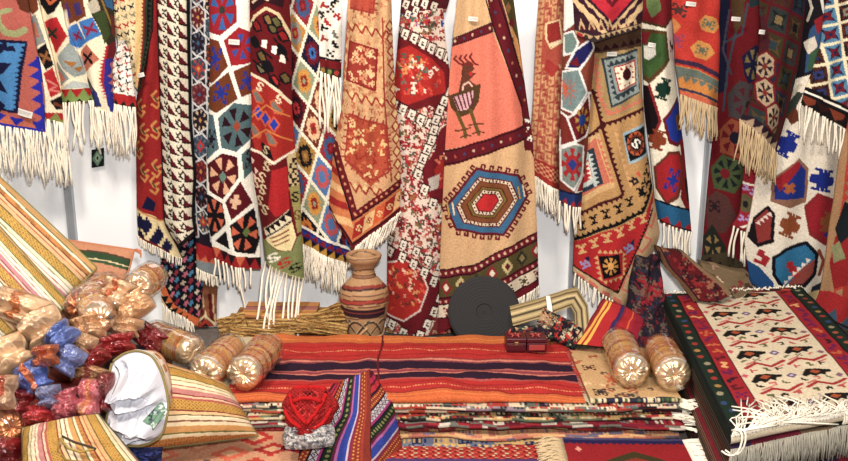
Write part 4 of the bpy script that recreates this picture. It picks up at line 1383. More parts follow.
price_tag(o, 736, 19, 11, 5, -0.12, 4)

# ---- lavender-toothed kilim end with short fringe
s = cloth([[(748, 130), (775, 130)], [(744, 182), (776, 182)], [(741, 210), (776, 208)], [(732, 226), (757, 240)]], -0.094, seed=23, bulge=0.012)
s.fill((150, 28, 50))
s.poly([(744, 184), (752, 184), (762, 190), (764, 214), (746, 226), (738, 222)], (160, 30, 56)).circ(745, 203, 6, 9, (110, 100, 72)).circ(745, 204, 2.5, 3.5, (40, 40, 40))
for x, y in ((746, 188), (752, 192), (757, 198), (758, 206), (754, 212), (748, 218), (741, 218)):
    s.stamp(["##.", ".##", "##."], x, y, 6, 6, {'#': (176, 150, 196)}, 0.6)
s.line([(744, 183), (754, 185), (762, 192), (764, 214), (748, 224), (735, 228)], 2, (228, 220, 206))
s.poly([(730, 224), (745, 228), (760, 236), (758, 246), (730, 232)], (120, 26, 40))
o = rug(s, 'hanging_kilim', 'small crimson kilim end with lavender teeth and short white tassels')
fringe(s, o, 6, 0.125, 0.004, 0.0, 0.7, seed=23, single=True)

# ---- white kilim with blue and red figures at right
s = cloth([[(798, -22), (845, -22)], [(790, 40), (842, 40)], [(774, 84), (848, 84)], [(762, 130), (852, 130)], [(752, 200), (850, 200)], [(744, 240), (842, 262)], [(750, 282), (818, 322)]], -0.12, seed=24, bulge=0.035)
s.fill((226, 216, 200))
s.poly([(790, -22), (846, -22), (842, 40), (812, 70), (780, 84), (784, 40)], (38, 32, 40))
s.poly([(806, 30), (818, 14), (828, 18), (822, 40), (812, 66), (800, 72), (804, 44)], (60, 92, 130)).poly([(810, 20), (818, 14), (822, 24), (812, 34)], (150, 30, 44)).poly([(806, 50), (816, 46), (812, 66), (802, 70)], (66, 100, 72)).poly([(800, 42), (810, 36), (812, 46), (804, 54)], (214, 204, 190))
s.line([(802, -10), (808, 8), (804, 20)], 3, (206, 196, 180)).line([(816, 0), (818, 12), (826, 17)], 2.4, (220, 214, 204)).poly([(820, -22), (834, -22), (834, 6), (820, 4)], (110, 26, 40))
s.poly([(800, 82), (808, 72), (820, 66), (822, 84), (812, 100), (800, 106)], (222, 212, 198)).saw([(806, 74), (801, 104)], -6, 7, (170, 30, 50), 2)
s.poly([(768, 104), (786, 88), (798, 92), (790, 112), (772, 128)], (60, 70, 64)).line([(770, 118), (786, 100), (796, 84)], 3, (196, 186, 166)).poly([(784, 116), (792, 106), (796, 118), (788, 124)], (110, 60, 36))
s.jag(784, 143, 16, 26, (32, 54, 140), 0.5)
s.jag(818, 178, 26, 22, (32, 54, 140), 0.2)
s.poly([(770, 178), (794, 156), (804, 166), (802, 200), (786, 206), (768, 200)], (150, 110, 90)).poly([(772, 178), (793, 159), (801, 168), (800, 196), (772, 198)], (34, 60, 140)).poly([(772, 178), (793, 159), (796, 164), (776, 190)], (160, 26, 46)).stamp(CROSS, 785, 186, 12, 12, {'#': (176, 100, 50)}, 0.7)
s.poly([(800, 204), (812, 190), (838, 200), (836, 232), (822, 244), (804, 232)], (150, 40, 50)).poly([(804, 206), (813, 195), (834, 204), (832, 228), (821, 238), (806, 228)], (160, 28, 48)).jag(823, 220, 16, 20, (150, 90, 44), 0.3).poly([(818, 232), (832, 226), (828, 238)], (40, 60, 140))
s.jag(786, 223, 20, 24, (150, 84, 44), 0.4)
s.poly([(752, 216), (766, 204), (772, 212), (770, 240), (756, 246), (746, 236)], (36, 26, 34)).poly([(753, 219), (765, 208), (769, 214), (767, 237), (756, 242)], (150, 60, 56)).saw([(754, 222), (768, 210)], 5, 5, (226, 206, 196))
s.poly([(768, 254), (780, 245), (802, 238), (814, 250), (812, 272), (800, 284), (778, 288), (768, 272)], (26, 26, 40)).poly([(771, 255), (782, 248), (801, 242), (810, 252), (808, 270), (798, 280), (780, 283), (771, 271)], (46, 122, 160)).poly([(810, 256), (808, 270), (798, 280), (782, 283), (800, 262)], (150, 76, 66)).stamp(["##..", "###.", ".###", "..##"], 788, 266, 14, 14, {'#': (176, 36, 44)}, 0.2).saw([(780, 282), (806, 256)], -4, 6, (230, 220, 206))
s.stamp(["##..", "####", "..##", "####"], 760, 256, 12, 14, {'#': (170, 34, 48)}, 0.4)
s.line([(814, 248), (820, 258), (816, 272)], 4, (150, 80, 50)).poly([(808, 284), (820, 280), (816, 292), (806, 292)], (44, 54, 70))
s.poly([(744, 258), (758, 266), (770, 280), (770, 300), (746, 282)], (40, 90, 140)).poly([(796, 290), (820, 288), (820, 326), (790, 308)], (200, 180, 130)).saw([(792, 306), (818, 320)], -10, 14, (180, 40, 44))
o = rug(s, 'hanging_kilim', 'large white kilim with jagged blue and brown figures beside the right edge')

# ---- dark brown kilim with tan fringe
s = cloth([[(758, -22), (808, -22)], [(761, 30), (802, 40)], [(757, 75), (795, 84)], [(750, 105), (785, 122)], [(741, 120), (776, 153)]], -0.185, seed=25, bulge=0.03)
s.fill((62, 44, 42))
pc = [(66, 74, 72), (84, 70, 44), (58, 60, 84), (92, 60, 46)]


def cell(i, j):
    return [(0.5, pc[(i * 3 + j) % 4], 'sq'), (0.34, [(40, 44, 50), (110, 90, 54), (90, 44, 48)][(i + j) % 3], 'star'), (0.16, [(150, 130, 90), (60, 80, 90), (36, 30, 40)][(i * 2 + j) % 3], 'sq')]


s.lattice((775, 20), (17, 8), (-5, 25), (116, 24, 40), cell, 0.05, 3)
s.poly([(757, 20), (764, 14), (768, 40), (764, 62), (758, 70)], (96, 40, 50))
for i, (x, y) in enumerate(((764, 66), (763, 92), (770, 116))):
    s.hexa([(x - 8, y - 9), (x + 1, y - 15), (x + 7, y - 8), (x + 7, y + 8), (x - 1, y + 15), (x - 8, y + 7)], (206, 182, 150), (140, 30, 42), 2).rad(x - 0.5, y, 6.5, 11, 6, (60, 40, 60), 0.3, 0.1, 0.9).dia(x - 0.5, y, 2.4, 4, (150, 60, 50))
s.poly([(740, 114), (752, 116), (766, 130), (780, 146), (778, 160), (740, 128)], (60, 40, 60)).saw([(744, 121), (774, 150)], -8, 9, (200, 170, 140), 2)
s.C *= 0.72  # dyes dimmed to imitate the low light at the upper right
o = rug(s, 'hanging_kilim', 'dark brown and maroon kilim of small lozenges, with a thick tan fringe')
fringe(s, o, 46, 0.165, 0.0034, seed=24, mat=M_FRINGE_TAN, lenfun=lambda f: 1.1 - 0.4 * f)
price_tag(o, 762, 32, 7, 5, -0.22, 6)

# ---- diamond lattice kilim at the top right corner
s = cloth([[(830, -22), (875, -22)], [(822, 44), (872, 50)], [(808, 84), (870, 104)], [(800, 104), (868, 146)]], -0.185, seed=26, bulge=0.03)
s.fill((232, 218, 186))


def cell(i, j):
    k = i + 5
    if i == 0:
        p = [(96, 142, 170), (40, 50, 90), (130, 26, 44)]
    elif i < 0:
        p = [(92, 50, 36), (34, 30, 50), (60, 70, 120)]
    else:
        p = [(110, 56, 40), (40, 34, 44), (96, 110, 130)] if j % 2 else [(60, 44, 46), (120, 40, 40), (150, 150, 130)]
    return [(0.5, p[0], 'sq'), (0.36, p[1], 'star'), (0.24, p[2], 'sqt'), (0.08, p[1], 'sq')]


s.lattice((831, 52), (17, -5), (2.4, 17.6), (236, 224, 190), cell, 0.06, 4)
s.poly([(798, 84), (810, 88), (872, 122), (872, 152), (798, 108)], (34, 26, 30)).line([(800, 89), (872, 124)], 2, WH)
for i in range(5):
    x, y = 806 + i * 13, 99 + i * 7
    s.poly([(x - 6, y - 6), (x + 7, y + 1), (x + 6, y + 5), (x - 2, y + 6)], [(134, 64, 36), (60, 30, 30)][i % 2])
s.line([(798, 105), (870, 147)], 2, WH)
o = rug(s, 'hanging_kilim', 'kilim of pale-outlined blue and brown diamonds in the top right corner')
fringe(s, o, 20, 0.12, 0.0042, 0.0, 0.75, seed=25)
price_tag(o, 843, 12, 9, 5, -0.205, 0)

# ---- tan kilim cut by the right edge
s = cloth([[(856, 90), (895, 90)], [(838, 160), (892, 160)], [(828, 240), (890, 240)], [(820, 290), (888, 300)], [(812, 312), (888, 348)]], -0.235, seed=27, bulge=0.03)
s.fill((176, 138, 100))
s.poly([(846, 120), (852, 110), (866, 120), (866, 330), (836, 318), (846, 200)], (176, 60, 46)).saw([(848, 124), (838, 220), (832, 300)], -7, 10, (196, 74, 54), 2)
s.poly([(834, 236), (846, 226), (850, 250), (842, 282), (832, 288), (828, 262)], (160, 34, 40)).poly([(834, 228), (842, 200), (852, 206), (848, 232), (838, 244)], (40, 44, 50)).poly([(830, 246), (838, 240), (842, 256), (832, 262)], (150, 150, 110))
s.poly([(814, 290), (828, 290), (870, 304), (870, 330), (812, 312)], (176, 40, 44)).saw([(820, 318), (860, 334)], -16, 15, (74, 100, 120)).line([(812, 310), (860, 332)], 2, (60, 40, 40))
rug(s, 'hanging_kilim', 'tan and orange kilim cut off by the right edge of the picture')

# ---- low on the left wall: navy lattice runner and brown kilim end
s = cloth([[(160, 200), (198, 200)], [(160, 250), (199, 240)], [(160, 288), (204, 285)], [(162, 303), (198, 326)]], -0.045, seed=28, bulge=0.012)
s.fill((28, 28, 46)).px()
s.tile(["kkppkkkk", "kpppkbbk", "kkpkbbbk", "kkkkkbkk", "kwkkkkkk", "wwwkkttk", "kwkktttk", "kkkkktkk"], 13, 15, {'k': (26, 24, 40), 'p': (196, 110, 130), 'b': (84, 140, 170), 'w': (206, 190, 170), 't': (150, 50, 70)}, skew=0.4)
s.poly([(158, 284), (166, 292), (188, 320), (200, 330), (206, 345), (158, 312)], (226, 196, 150)).poly([(158, 278), (164, 284), (176, 304), (190, 314), (200, 318), (200, 330), (186, 322), (166, 298), (158, 290)], (206, 110, 50)).saw([(162, 296), (176, 314), (196, 332)], -7, 7, BK, 1.5)
o = rug(s, 'hanging_kilim', 'navy runner end with tiny pink and blue motifs above the wrapped bolsters')
fringe(s, o, 22, 0.10, 0.003, 0, 0.9, seed=26, mat=M_FRINGE)
s = cloth([[(190, 270), (217, 270)], [(192, 300), (217, 300)], [(190, 326), (216, 326)]], -0.022, seed=29, bulge=0.008)
s.fill((150, 96, 66))
for x, y in ((200, 298), (210, 304), (203, 320), (212, 324)):
    s.line([(x, y - 10), (x + 1, y + 8)], 3, (110, 30, 34)).line([(x + 3, y - 10), (x + 4, y + 8)], 1.4, (220, 190, 150))
s.dia(206, 330, 12, 12, (170, 60, 44)).dia(206, 330, 8, 8, (40, 30, 36)).dia(206, 330, 4.5, 4.5, (190, 90, 60)).line([(190, 328), (206, 314), (218, 328)], 2, (222, 200, 160))
rug(s, 'hanging_kilim', 'brown kilim end with a red diamond, low behind the bolsters')

# ---- small woven charm on the wall
c = AT(97.5, 158, -0.02)
u, v = np.meshgrid(np.linspace(-1, 1, 36), np.linspace(1, -1, 36))
P = c + np.stack([u * 0.024 + v * 0.003, 0 * u, v * 0.036 - u * -0.004], -1)
s = Surf(P, u, v)
s.fill((34, 40, 40)).dia(0, 0, 0.95, 0.95, (110, 140, 118)).dia(0, 0, 0.5, 0.55, (150, 170, 150)).dia(0, 0, 0.22, 0.25, (40, 46, 46))
s.thick = (0, 0.008, 0)
o = emit(s, 'woven_charm', M_WOOL)
tag(o, 'small grey-green woven charm with a diamond, pinned to the bare wall', 'charm')
V, Fc = tubes([[c + np.array([0, 0.0, 0.03]), c + np.array([0.003, 0.006, 0.06]), c + np.array([0.0, 0.012, 0.09])]], 0.003, 6)
raw_mesh('cord', V, Fc, M_BLACK, o)

# ------------------------------------------------------------------ builders for the goods on the floor


def axis_depth(p):
    return (p[1] - CAM[1]) * math.cos(PITCH) + (CAM[2] - p[2]) * math.sin(PITCH)


def slab(cx, yb, yf, z0, z1, wx, rot=0.0, wav=0.004, seed=0, res=3.4, vis=None, tilt=0.0, skew=0.0, edge=0.006, capcols=None, zfun=None):
    """a folded cloth: layout X = cm from its left end, Y = cm from its back edge over the top and round the front fold"""
    r = (z1 - z0) / 2
    dep = yb - yf
    arc = math.pi * r
    if vis is None:
        sv = np.linspace(0, dep, max(4, int(dep * 100 * res)))
    else:
        sv = np.concatenate([np.linspace(0, dep - vis, 4)[:-1], np.linspace(dep - vis, dep, max(3, int(vis * 100 * res)))])
    sa = dep + np.linspace(0, arc, max(7, int(arc * 100 * res)))[1:]
    sb = dep + arc + np.linspace(0, dep, 5)[1:]
    S = np.concatenate([sv, sa, sb])
    yy = np.where(S <= dep, -S, np.where(S <= dep + arc, -dep - r * np.sin((S - dep) / r), -dep + (S - dep - arc)))
    zz = np.where(S <= dep, 2 * r, np.where(S <= dep + arc, r + r * np.cos((S - dep) / r), 0.0))
    nx = max(10, int(wx * 100 * res))
    x = np.linspace(-wx / 2, wx / 2, nx)
    Xg, Sg = np.meshgrid(x, S)
    Yl = np.repeat(yy[:, None], nx, 1)
    Zl = np.repeat(zz[:, None], nx, 1)
    hf = Zl / (2 * r)
    Zl = Zl + hf * wav * (vnoise(Xg * 9 + seed * 3.3, Yl * 14 + seed, seed) + 0.6 * vnoise(Xg * 24 + seed, Yl * 20, seed + 5))
    if zfun is not None:
        Zl = Zl + hf * zfun(Xg, Yl)
    front = np.clip((-Yl) / dep, 0, 1) ** 3
    Yl = Yl + front * (edge * vnoise(Xg * 6 + seed, 0 * Xg + seed * 1.7, seed + 9) + 0.4 * edge * vnoise(Xg * 22 + seed, 0 * Xg, seed + 3)) + skew * Xg * (0.36 - 0.64 * Yl / dep)
    Zl = Zl + tilt * Xg
    c, s_ = math.cos(rot), math.sin(rot)
    P = np.stack([cx + Xg * c - Yl * s_, yb + Xg * s_ + Yl * c, z0 + Zl], -1)
    out = Surf(P, (Xg + wx / 2) * 100, Sg * 100)
    out.dep = dep * 100
    # closed ends and back
    m = len(S)
    half = len(sv) + len(sa) // 2
    ends = []
    cc = capcols or [(120, 40, 44), (190, 160, 120), (60, 44, 50)]
    for col_ in (0, nx - 1):
        a = P[:half, col_]
        tot = S[-1]
        mir = np.array([np.array([np.interp(tot - q, S, P[:, col_, e]) for e in range(3)]) for q in S[:half]])
        k = np.linspace(0, 1, 9)
        G = a[None] * (1 - k)[:, None, None] + mir[None] * k[:, None, None]
        e_ = Surf(G, np.repeat(S[None, :half], 9, 0), np.repeat(k[:, None], half, 1))
        for i in range(9):
            e_.C[i] = lin(cc[i % len(cc)])
        e_.flip = col_ == 0
        ends.append(e_)
    G = np.stack([P[0], P[-1]], 0)
    b_ = Surf(G, G[..., 0], G[..., 1])
    b_.fill(cc[0])
    b_.flip = True
    out.extra = ends + [b_]
    return out


def emit_slab(s, name, label, cat='folded kilim', group=None, mat=None, parent=None):
    o = emit([s] + s.extra, name, mat or M_WOOL, parent)
    if parent is None:
        tag(o, label, cat, group)
    return o


def bits(s, y0, y1, cols, seed, lo=2.0, hi=9.0, kind=None):
    """woven blocks of changing colour along a fold edge"""
    r = random.Random(seed)
    x = -3.0
    W = s.X.max() + 3
    while x < W:
        l = r.uniform(lo, hi)
        c = r.choice(cols)
        s.fill(c, (s.X >= x) & (s.X < x + l) & (s.Y >= y0) & (s.Y < y1))
        if kind == 'tri' and r.random() < 0.7:
            n = max(1, int(l / 1.7))
            for i in range(n):
                xa = x + l * i / n
                s.poly([(xa, y1), (xa + l / n, y1), (xa + l / n / 2, y0)], r.choice(cols))
        elif kind == 'dot':
            n = max(1, int(l / 1.3))
            for i in range(n):
                s.circ(x + l * (i + 0.5) / n, (y0 + y1) / 2, 0.4, (y1 - y0) * 0.35, r.choice(cols))
        x += l
    return s


def pillow(cx, cy, hw, hh, ang, Y, thick, tilt=0.35, nu=40, nv=40, crump=0.0, seed=0, p=3.0, quad=None, yaw=0.0, cs=7.0, pinch=0.06, ridge=0.6, round_=0.0, waist=0.0):
    """front and back of a stuffed cloth; half sizes in picture units at its distance, layout = U,V in 0..1"""
    a = math.radians(ang)
    u, v = np.meshgrid(np.linspace(-1, 1, nu), np.linspace(-1, 1, nv))
    if round_:
        u, v = u * np.sqrt(1 - round_ * v ** 2), v * np.sqrt(1 - round_ * u ** 2)
    if waist:
        u = u * (1 - waist * np.exp(-((v - 0.5 * math.sin(seed)) * 3.2) ** 2))
    u0, v0 = np.meshgrid(np.linspace(-1, 1, nu), np.linspace(-1, 1, nv))
    if quad is None:
        c = AT(cx, cy, Y)
        k = axis_depth(c) / F
        right = np.array([math.cos(yaw), math.sin(yaw), 0])
        up = np.array([-math.sin(yaw) * math.sin(tilt), math.cos(yaw) * math.sin(tilt), math.cos(tilt)])
        ux = (math.cos(a) * right + math.sin(a) * up) * hw * k
        uy = (-math.sin(a) * right + math.cos(a) * up) * hh * k
        base = c + (u * (1 - pinch * (1 - v ** 2)))[..., None] * ux - (v * (1 - pinch * (1 - u ** 2)))[..., None] * uy
    else:
        q = [AT(x, y, d) for x, y, d in quad]      # TL TR BR BL
        f, g = (u + 1) / 2, (v + 1) / 2
        base = (1 - f)[..., None] * (1 - g)[..., None] * q[0] + f[..., None] * (1 - g)[..., None] * q[1] + f[..., None] * g[..., None] * q[2] + (1 - f)[..., None] * g[..., None] * q[3]
        ux, uy = q[1] - q[0], q[0] - q[3]
    n = np.cross(ux, uy)
    n /= np.linalg.norm(n)
    if n[1] > 0:
        n = -n
    h = ((1 - np.abs(u0) ** p) * (1 - np.abs(v0) ** p)) ** 0.55
    if waist:
        h = h * (1 - 0.55 * np.exp(-((v0 - 0.5 * math.sin(seed)) * 4) ** 2))
    nz = vnoise(u * cs * 0.5 + seed * 3.7, v * cs * 0.5 + seed, seed) + ridge * (1 - 2 * np.abs(vnoise(u * cs + seed, v * cs, seed + 2))) + 0.5 * ridge * vnoise(u * cs * 2.4, v * cs * 2.4, seed + 4)
    front = base + (h * (thick + crump * nz))[..., None] * n
    back = base - (h * thick * 0.8)[..., None] * n
    s = Surf(front, (u0 + 1) / 2, (v0 + 1) / 2)
    b = Surf(back[::2, ::2] if False else back, (u + 1) / 2, (v + 1) / 2)
    b.flip = True
    s.backs = b
    s.n = n
    s.base = base
    s.h = h
    s.t = thick
    return s


def emit_pillow(s, name, mat, parent=None):
    s.backs.C = s.C.copy()
    return emit([s, s.backs], name, mat, parent)


def wrap_of(s, parent, grow=0.012, crump=0.012, seed=3, cs=9):
    """clear film loosely round a pillow"""
    nv, nu = s.h.shape
    st = 1 if nu < 30 else 2
    base, h = s.base[::st, ::st], s.h[::st, ::st]
    u, v = np.meshgrid(np.linspace(-1, 1, h.shape[1]), np.linspace(-1, 1, h.shape[0]))
    ctr = base.mean((0, 1))
    b2 = ctr + (base - ctr) * 1.07
    nz = vnoise(u * cs + seed, v * cs, seed) * 0.6 + (1 - 2 * np.abs(vnoise(u * cs * 0.6, v * cs * 0.9 + seed, seed + 1)))
    fr = b2 + (h * (s.t + grow) + crump * nz * (0.25 + 0.75 * h))[..., None] * s.n
    bk = b2 - (h * (s.t * 0.8 + grow))[..., None] * s.n
    a = Surf(fr, u, v)
    b = Surf(bk, u, v)
    b.flip = True
    return emit([a, b], 'plastic_wrap', M_PLASTIC, parent)


def lathe_surf(profile, axis_o, axis_d, nth=72, ref=(0, 0, 1), dense=1):
    """profile: (radius, distance along axis)"""
    pr = np.array(profile, float)
    d = np.concatenate([[0], np.cumsum(np.linalg.norm(np.diff(pr, axis=0), axis=1))])
    t = np.linspace(0, d[-1], dense)
    r = np.interp(t, d, pr[:, 0])
    z = np.interp(t, d, pr[:, 1])
    if dense > 12:
        ker = np.ones(5) / 5
        r2 = np.convolve(np.pad(r, 2, 'edge'), ker, 'valid')
        r2[0], r2[-1] = r[0], r[-1]
        r = r2
    th = np.linspace(0, 2 * math.pi, nth)
    ax = np.array(axis_d, float)
    ax /= np.linalg.norm(ax)
    a = np.cross(ax, ref)
    a /= np.linalg.norm(a)
    b = np.cross(ax, a)
    P = np.asarray(axis_o) + z[:, None, None] * ax + r[:, None, None] * (np.cos(th)[None, :, None] * a + np.sin(th)[None, :, None] * b)
    s = Surf(P, np.repeat(th[None], len(t), 0), np.repeat(z[:, None], nth, 1))
    s.R = np.repeat(r[:, None], nth, 1)
    s.ax = ax
    return s


def bolster(front, back, r, label, seed=0, tint=(214, 156, 92), satin=(255, 226, 186), film=True, grp='plastic-wrapped rolled bolsters', bands=None, film_amp=0.0013, crush=0.0):
    """rolled cushion in clear film, satin gathered end towards the viewer"""
    f, b = np.array(front, float), np.array(back, float)
    L = np.linalg.norm(b - f)
    root = empty('wrapped_bolster', tuple((f + b) / 2 - np.array([0, 0, r])))
    tag(root, label, 'bolster', grp)
    o0 = np.array(root.location)
    body = lathe_surf([(r * 0.985, 0.022), (r * 1.02, L * 0.3), (r * 1.02, L * 0.7), (r * 0.97, L - 0.02), (r * 0.75, L), (0.001, L + 0.004)], f - o0, b - f, 64, dense=70)
    body.P += ((0.0016 * vnoise(body.X * 4 + seed, body.Y * 30, seed))[..., None]) * body.ax
    body.fill(tint)
    z = body.Y / L
    rr = random.Random(seed)
    pos = 0.1
    cols = bands or [(214, 166, 96), (190, 112, 60), (226, 190, 130), (176, 92, 58), (200, 150, 96), (222, 176, 150)]
    while pos < 0.95:
        wd = rr.uniform(0.012, 0.05)
        body.fill(rr.choice(cols), (z > pos) & (z < pos + wd))
        pos += wd * rr.uniform(1.2, 2.2)
    tri = np.abs((body.X * 9 % 1) - 0.5) * 0.06
    body.fill((226, 186, 92), (z + tri > 0.40) & (z + tri < 0.45))
    body.fill((180, 88, 44), (z - tri > 0.47) & (z - tri < 0.51))
    emit(body, 'textile_roll', M_COTTON, root)
    end = lathe_surf([(r * 1.0, 0.03), (r * 0.98, 0.014), (r * 0.86, 0.002), (r * 0.55, -0.005), (r * 0.2, -0.001), (0.001, 0.006)], f - o0, b - f, 90, dense=26)
    amp = 0.0035 * np.clip(end.R / r, 0, 1) * np.clip(1.4 - end.R / r, 0, 1)
    end.P += (amp * np.sin(end.X * 15 + 1.3 * np.sin(end.X * 4 + seed)) + 0.003 * vnoise(end.X * 3 + seed, end.R * 60, seed))[..., None] * end.ax
    end.P += (crush * vnoise(end.X * 1.6 + seed * 2.1, end.R * 40, seed + 2))[..., None] * end.ax
    end.fill(satin)
    emit(end, 'satin_end', M_SATIN_END, root)
    if film:
        fl = lathe_surf([(0.012, -0.030), (r * 0.6, -0.022), (r * 1.06, -0.004), (r * 1.13, 0.03), (r * 1.12, L * 0.5), (r * 1.12, L - 0.02), (r * 0.9, L + 0.012), (0.012, L + 0.02)], f - o0, b - f, 56, dense=40)
        nz = vnoise(fl.X * 4 + seed, fl.Y * 45 + seed, seed + 3) + 0.7 * (1 - 2 * np.abs(vnoise(fl.X * 2.2, fl.Y * 28 + seed, seed + 6)))
        rad = fl.P - (f - o0) - ((fl.P - (f - o0)) @ fl.ax)[..., None] * fl.ax
        rad /= np.linalg.norm(rad, axis=-1)[..., None] + 1e-6
        fl.P += (film_amp * nz)[..., None] * rad
        fl.P[:, -1] = fl.P[:, 0]
        emit(fl, 'plastic_wrap', M_PLASTIC, root)
    return root


# ------------------------------------------------------------------ centre pile of folded kilims
pals = [
    [(206, 190, 160), (150, 130, 140), (180, 70, 50), (226, 206, 176), (110, 120, 110), (60, 50, 60)],
    [(190, 84, 50), (50, 44, 52), (214, 190, 160), (166, 44, 44), (120, 130, 110)],
    [(60, 50, 50), (214, 200, 170), (170, 50, 48), (110, 120, 96), (206, 170, 110)],
    [(130, 28, 52), (160, 40, 52), (206, 196, 180), (120, 120, 110), (110, 24, 44)],
    [(110, 44, 40), (140, 120, 76), (160, 40, 44), (90, 30, 50)],
    [(206, 150, 110), (190, 120, 100), (120, 110, 130), (214, 170, 120)],
    [(110, 116, 140), (206, 170, 100), (40, 50, 90), (130, 130, 140), (190, 160, 110)],
]
ends = [(-0.74, 0.78), (-0.72, 0.79), (-0.75, 0.76), (-0.70, 0.79), (-0.74, 0.77), (-0.71, 0.78), (-0.73, 0.75)]
kl = ['topmost of the centre pile, edge of cream beads and grey', 'second of the centre pile, orange edge with dark patches', 'third of the centre pile, edge of cream and dark triangles',
      'fourth of the centre pile, crimson edge with white bits', 'fifth of the centre pile, maroon and olive edge', 'sixth of the centre pile, pink and tan edge', 'lowest of the centre pile, grey-blue and cream edge']
zt = 0.4185
for i in range(7):
    z1 = zt - i * 0.0186
    x0, x1 = ends[i]
    s = slab((x0 + x1) / 2, -0.47, -1.035 + 0.016 * ((i * 5) % 3 - 1) - 0.004 * i, z1 - 0.0180, z1, x1 - x0, 0, 0.0003, i + 1, 3.0, vis=0.04, edge=0.016, capcols=[pals[i][0], pals[i][2], pals[i][1]])
    s.fill(pals[i][0])
    d = s.dep
    bits(s, d - 4, d + 0.2, pals[i], i + 3, 1.5, 5, 'dot')
    bits(s, d + 0.2, d + 1.2, pals[i], i + 13, 1.5, 5, ['dot', None, 'tri', None, 'dot', None, 'tri'][i])
    bits(s, d + 1.2, d + 1.75, pals[i], i + 23, 1.5, 7)
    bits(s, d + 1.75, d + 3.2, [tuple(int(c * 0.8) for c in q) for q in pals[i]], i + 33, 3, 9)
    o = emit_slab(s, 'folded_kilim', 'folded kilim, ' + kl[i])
    if i in (0, 2, 3):
        # knotted yarn ends at the right end of the fold
        r = random.Random(i)
        paths = []
        for q in range(26):
            k = r.randrange(s.nv)
            p = s.P[min(s.nv - 9, max(4, k)), -1]
            paths.append([p + np.array([f * r.uniform(0.5, 1) * 0.06, -f * r.uniform(-0.2, 1) * 0.03, r.uniform(-0.002, 0.002) * f]) for f in (0, 0.4, 0.8, 1.2)])
        V, Fc = tubes(paths, 0.0026, 4, 0.8)
        tag(raw_mesh('fringe', V, Fc, M_FRINGE, o), kind='stuff')

# red and orange striped kilim spread on top
s = slab(-0.06, -0.512, -1.04, 0.4215, 0.434, 1.10, 0, 0.006, 40, 3.2, edge=0.006, zfun=lambda X, Y: 0.006 + 0.006 * np.sin(X * 7 + 1) * np.clip(-Y * 2, 0, 1), capcols=[(190, 60, 40)])
Yw = s.Y + 1.0 * vnoise(s.X / 12, s.Y / 60, 4) + 0.35 * vnoise(s.X / 4, s.Y / 30, 6)
A = Yw
RR = (186, 42, 36)
s.fill((206, 112, 46))
s.stripes(A, [(7.5, (206, 116, 48)), (1.2, (176, 66, 50)), (13.5, RR), (1.0, (150, 60, 60)), (1.2, (206, 130, 110)), (1.0, (140, 70, 80)), (5.8, (58, 34, 58)), (0.8, (190, 110, 100)), (1.6, (150, 70, 80)), (0.8, (206, 130, 110)), (4.4, (60, 34, 58)), (1.2, (180, 90, 84)), (8.2, RR), (0.8, (150, 50, 40)), (30, (206, 108, 46))], 0)
for yy, c in ((15, (226, 160, 110)), (11, (170, 30, 30)), (19, (160, 34, 34)), (45.5, (226, 150, 100)), (42.5, (160, 30, 34)), (4, (220, 140, 66)), (51, (224, 130, 60))):
    dash = ((s.X * 1.15) % 1 < 0.55) if yy in (15, 45.5) else np.ones_like(s.X, bool)
    s.fill(c, (np.abs(A - yy) < 0.36) & dash)
s.fill((110, 26, 30), np.abs(s.X - 46 - 0.4 * np.sin(s.Y / 5)) < 0.35)
o = emit_slab(s, 'striped_kilim', 'red and orange striped kilim with two dark stripes spread over the centre pile', 'kilim')
r = random.Random(3)
paths = []
for q in range(40):
    k = int(q / 40 * (s.nv * 0.85)) + 2
    p = s.P[k, -1]
    paths.append([p + np.array([f * 0.022 * r.uniform(0.5, 1.2), r.uniform(-0.004, 0.004) * f, 0.001 - 0.004 * f]) for f in (0, 0.5, 1.0)])
V, Fc = tubes(paths, 0.002, 4, 0.7)
M_FRED, _t, _b = principled('red_fringe_yarn', lin((160, 40, 36)), 0.9)
tag(raw_mesh('fringe', V, Fc, M_FRED, o), kind='stuff')

# beige kilim beside it under the right-hand bolsters
s = slab(0.645, -0.535, -1.045, 0.4215, 0.434, 0.28, 0.0, 0.003, 41, 3.4, edge=0.012, capcols=[(200, 170, 130), (120, 110, 90)])
s.fill((206, 170, 122))
s.specks(46, [(0, 8), (32, 8), (32, 54), (0, 54)], [(180, 100, 66), (110, 90, 76), (226, 196, 150), (150, 120, 90)], 2.6, 51)
s.poly([(0, 0), (16, 0), (12, 9), (0, 10)], (120, 116, 90)).tile(["#..", ".#."], 3, 2, {'#': (84, 84, 70)}, mask=(s.Y < 9) & (s.X < 14)).line([(0, 10.5), (13, 9.5)], 0.7, (200, 110, 90))
s.stamp(TURT, 11, 36, 7, 9, {'#': (206, 106, 64)}).stamp(RAM, 4, 46, 4, 5, {'#': (70, 60, 60)}).stamp(RAM, 13, 48, 5, 4, {'#': (90, 80, 80)}).stamp(RAM, 4, 26, 4, 5, {'#': (110, 70, 60)})
bits(s, s.dep - 1, s.dep + 2.2, [(226, 206, 170), (70, 84, 60), (150, 60, 50), (60, 60, 80), (196, 180, 140), (90, 110, 70)], 8, 1.5, 3.5, 'dot')
emit_slab(s, 'beige_kilim', 'faded beige kilim with scattered motifs under the two right bolsters', 'kilim')

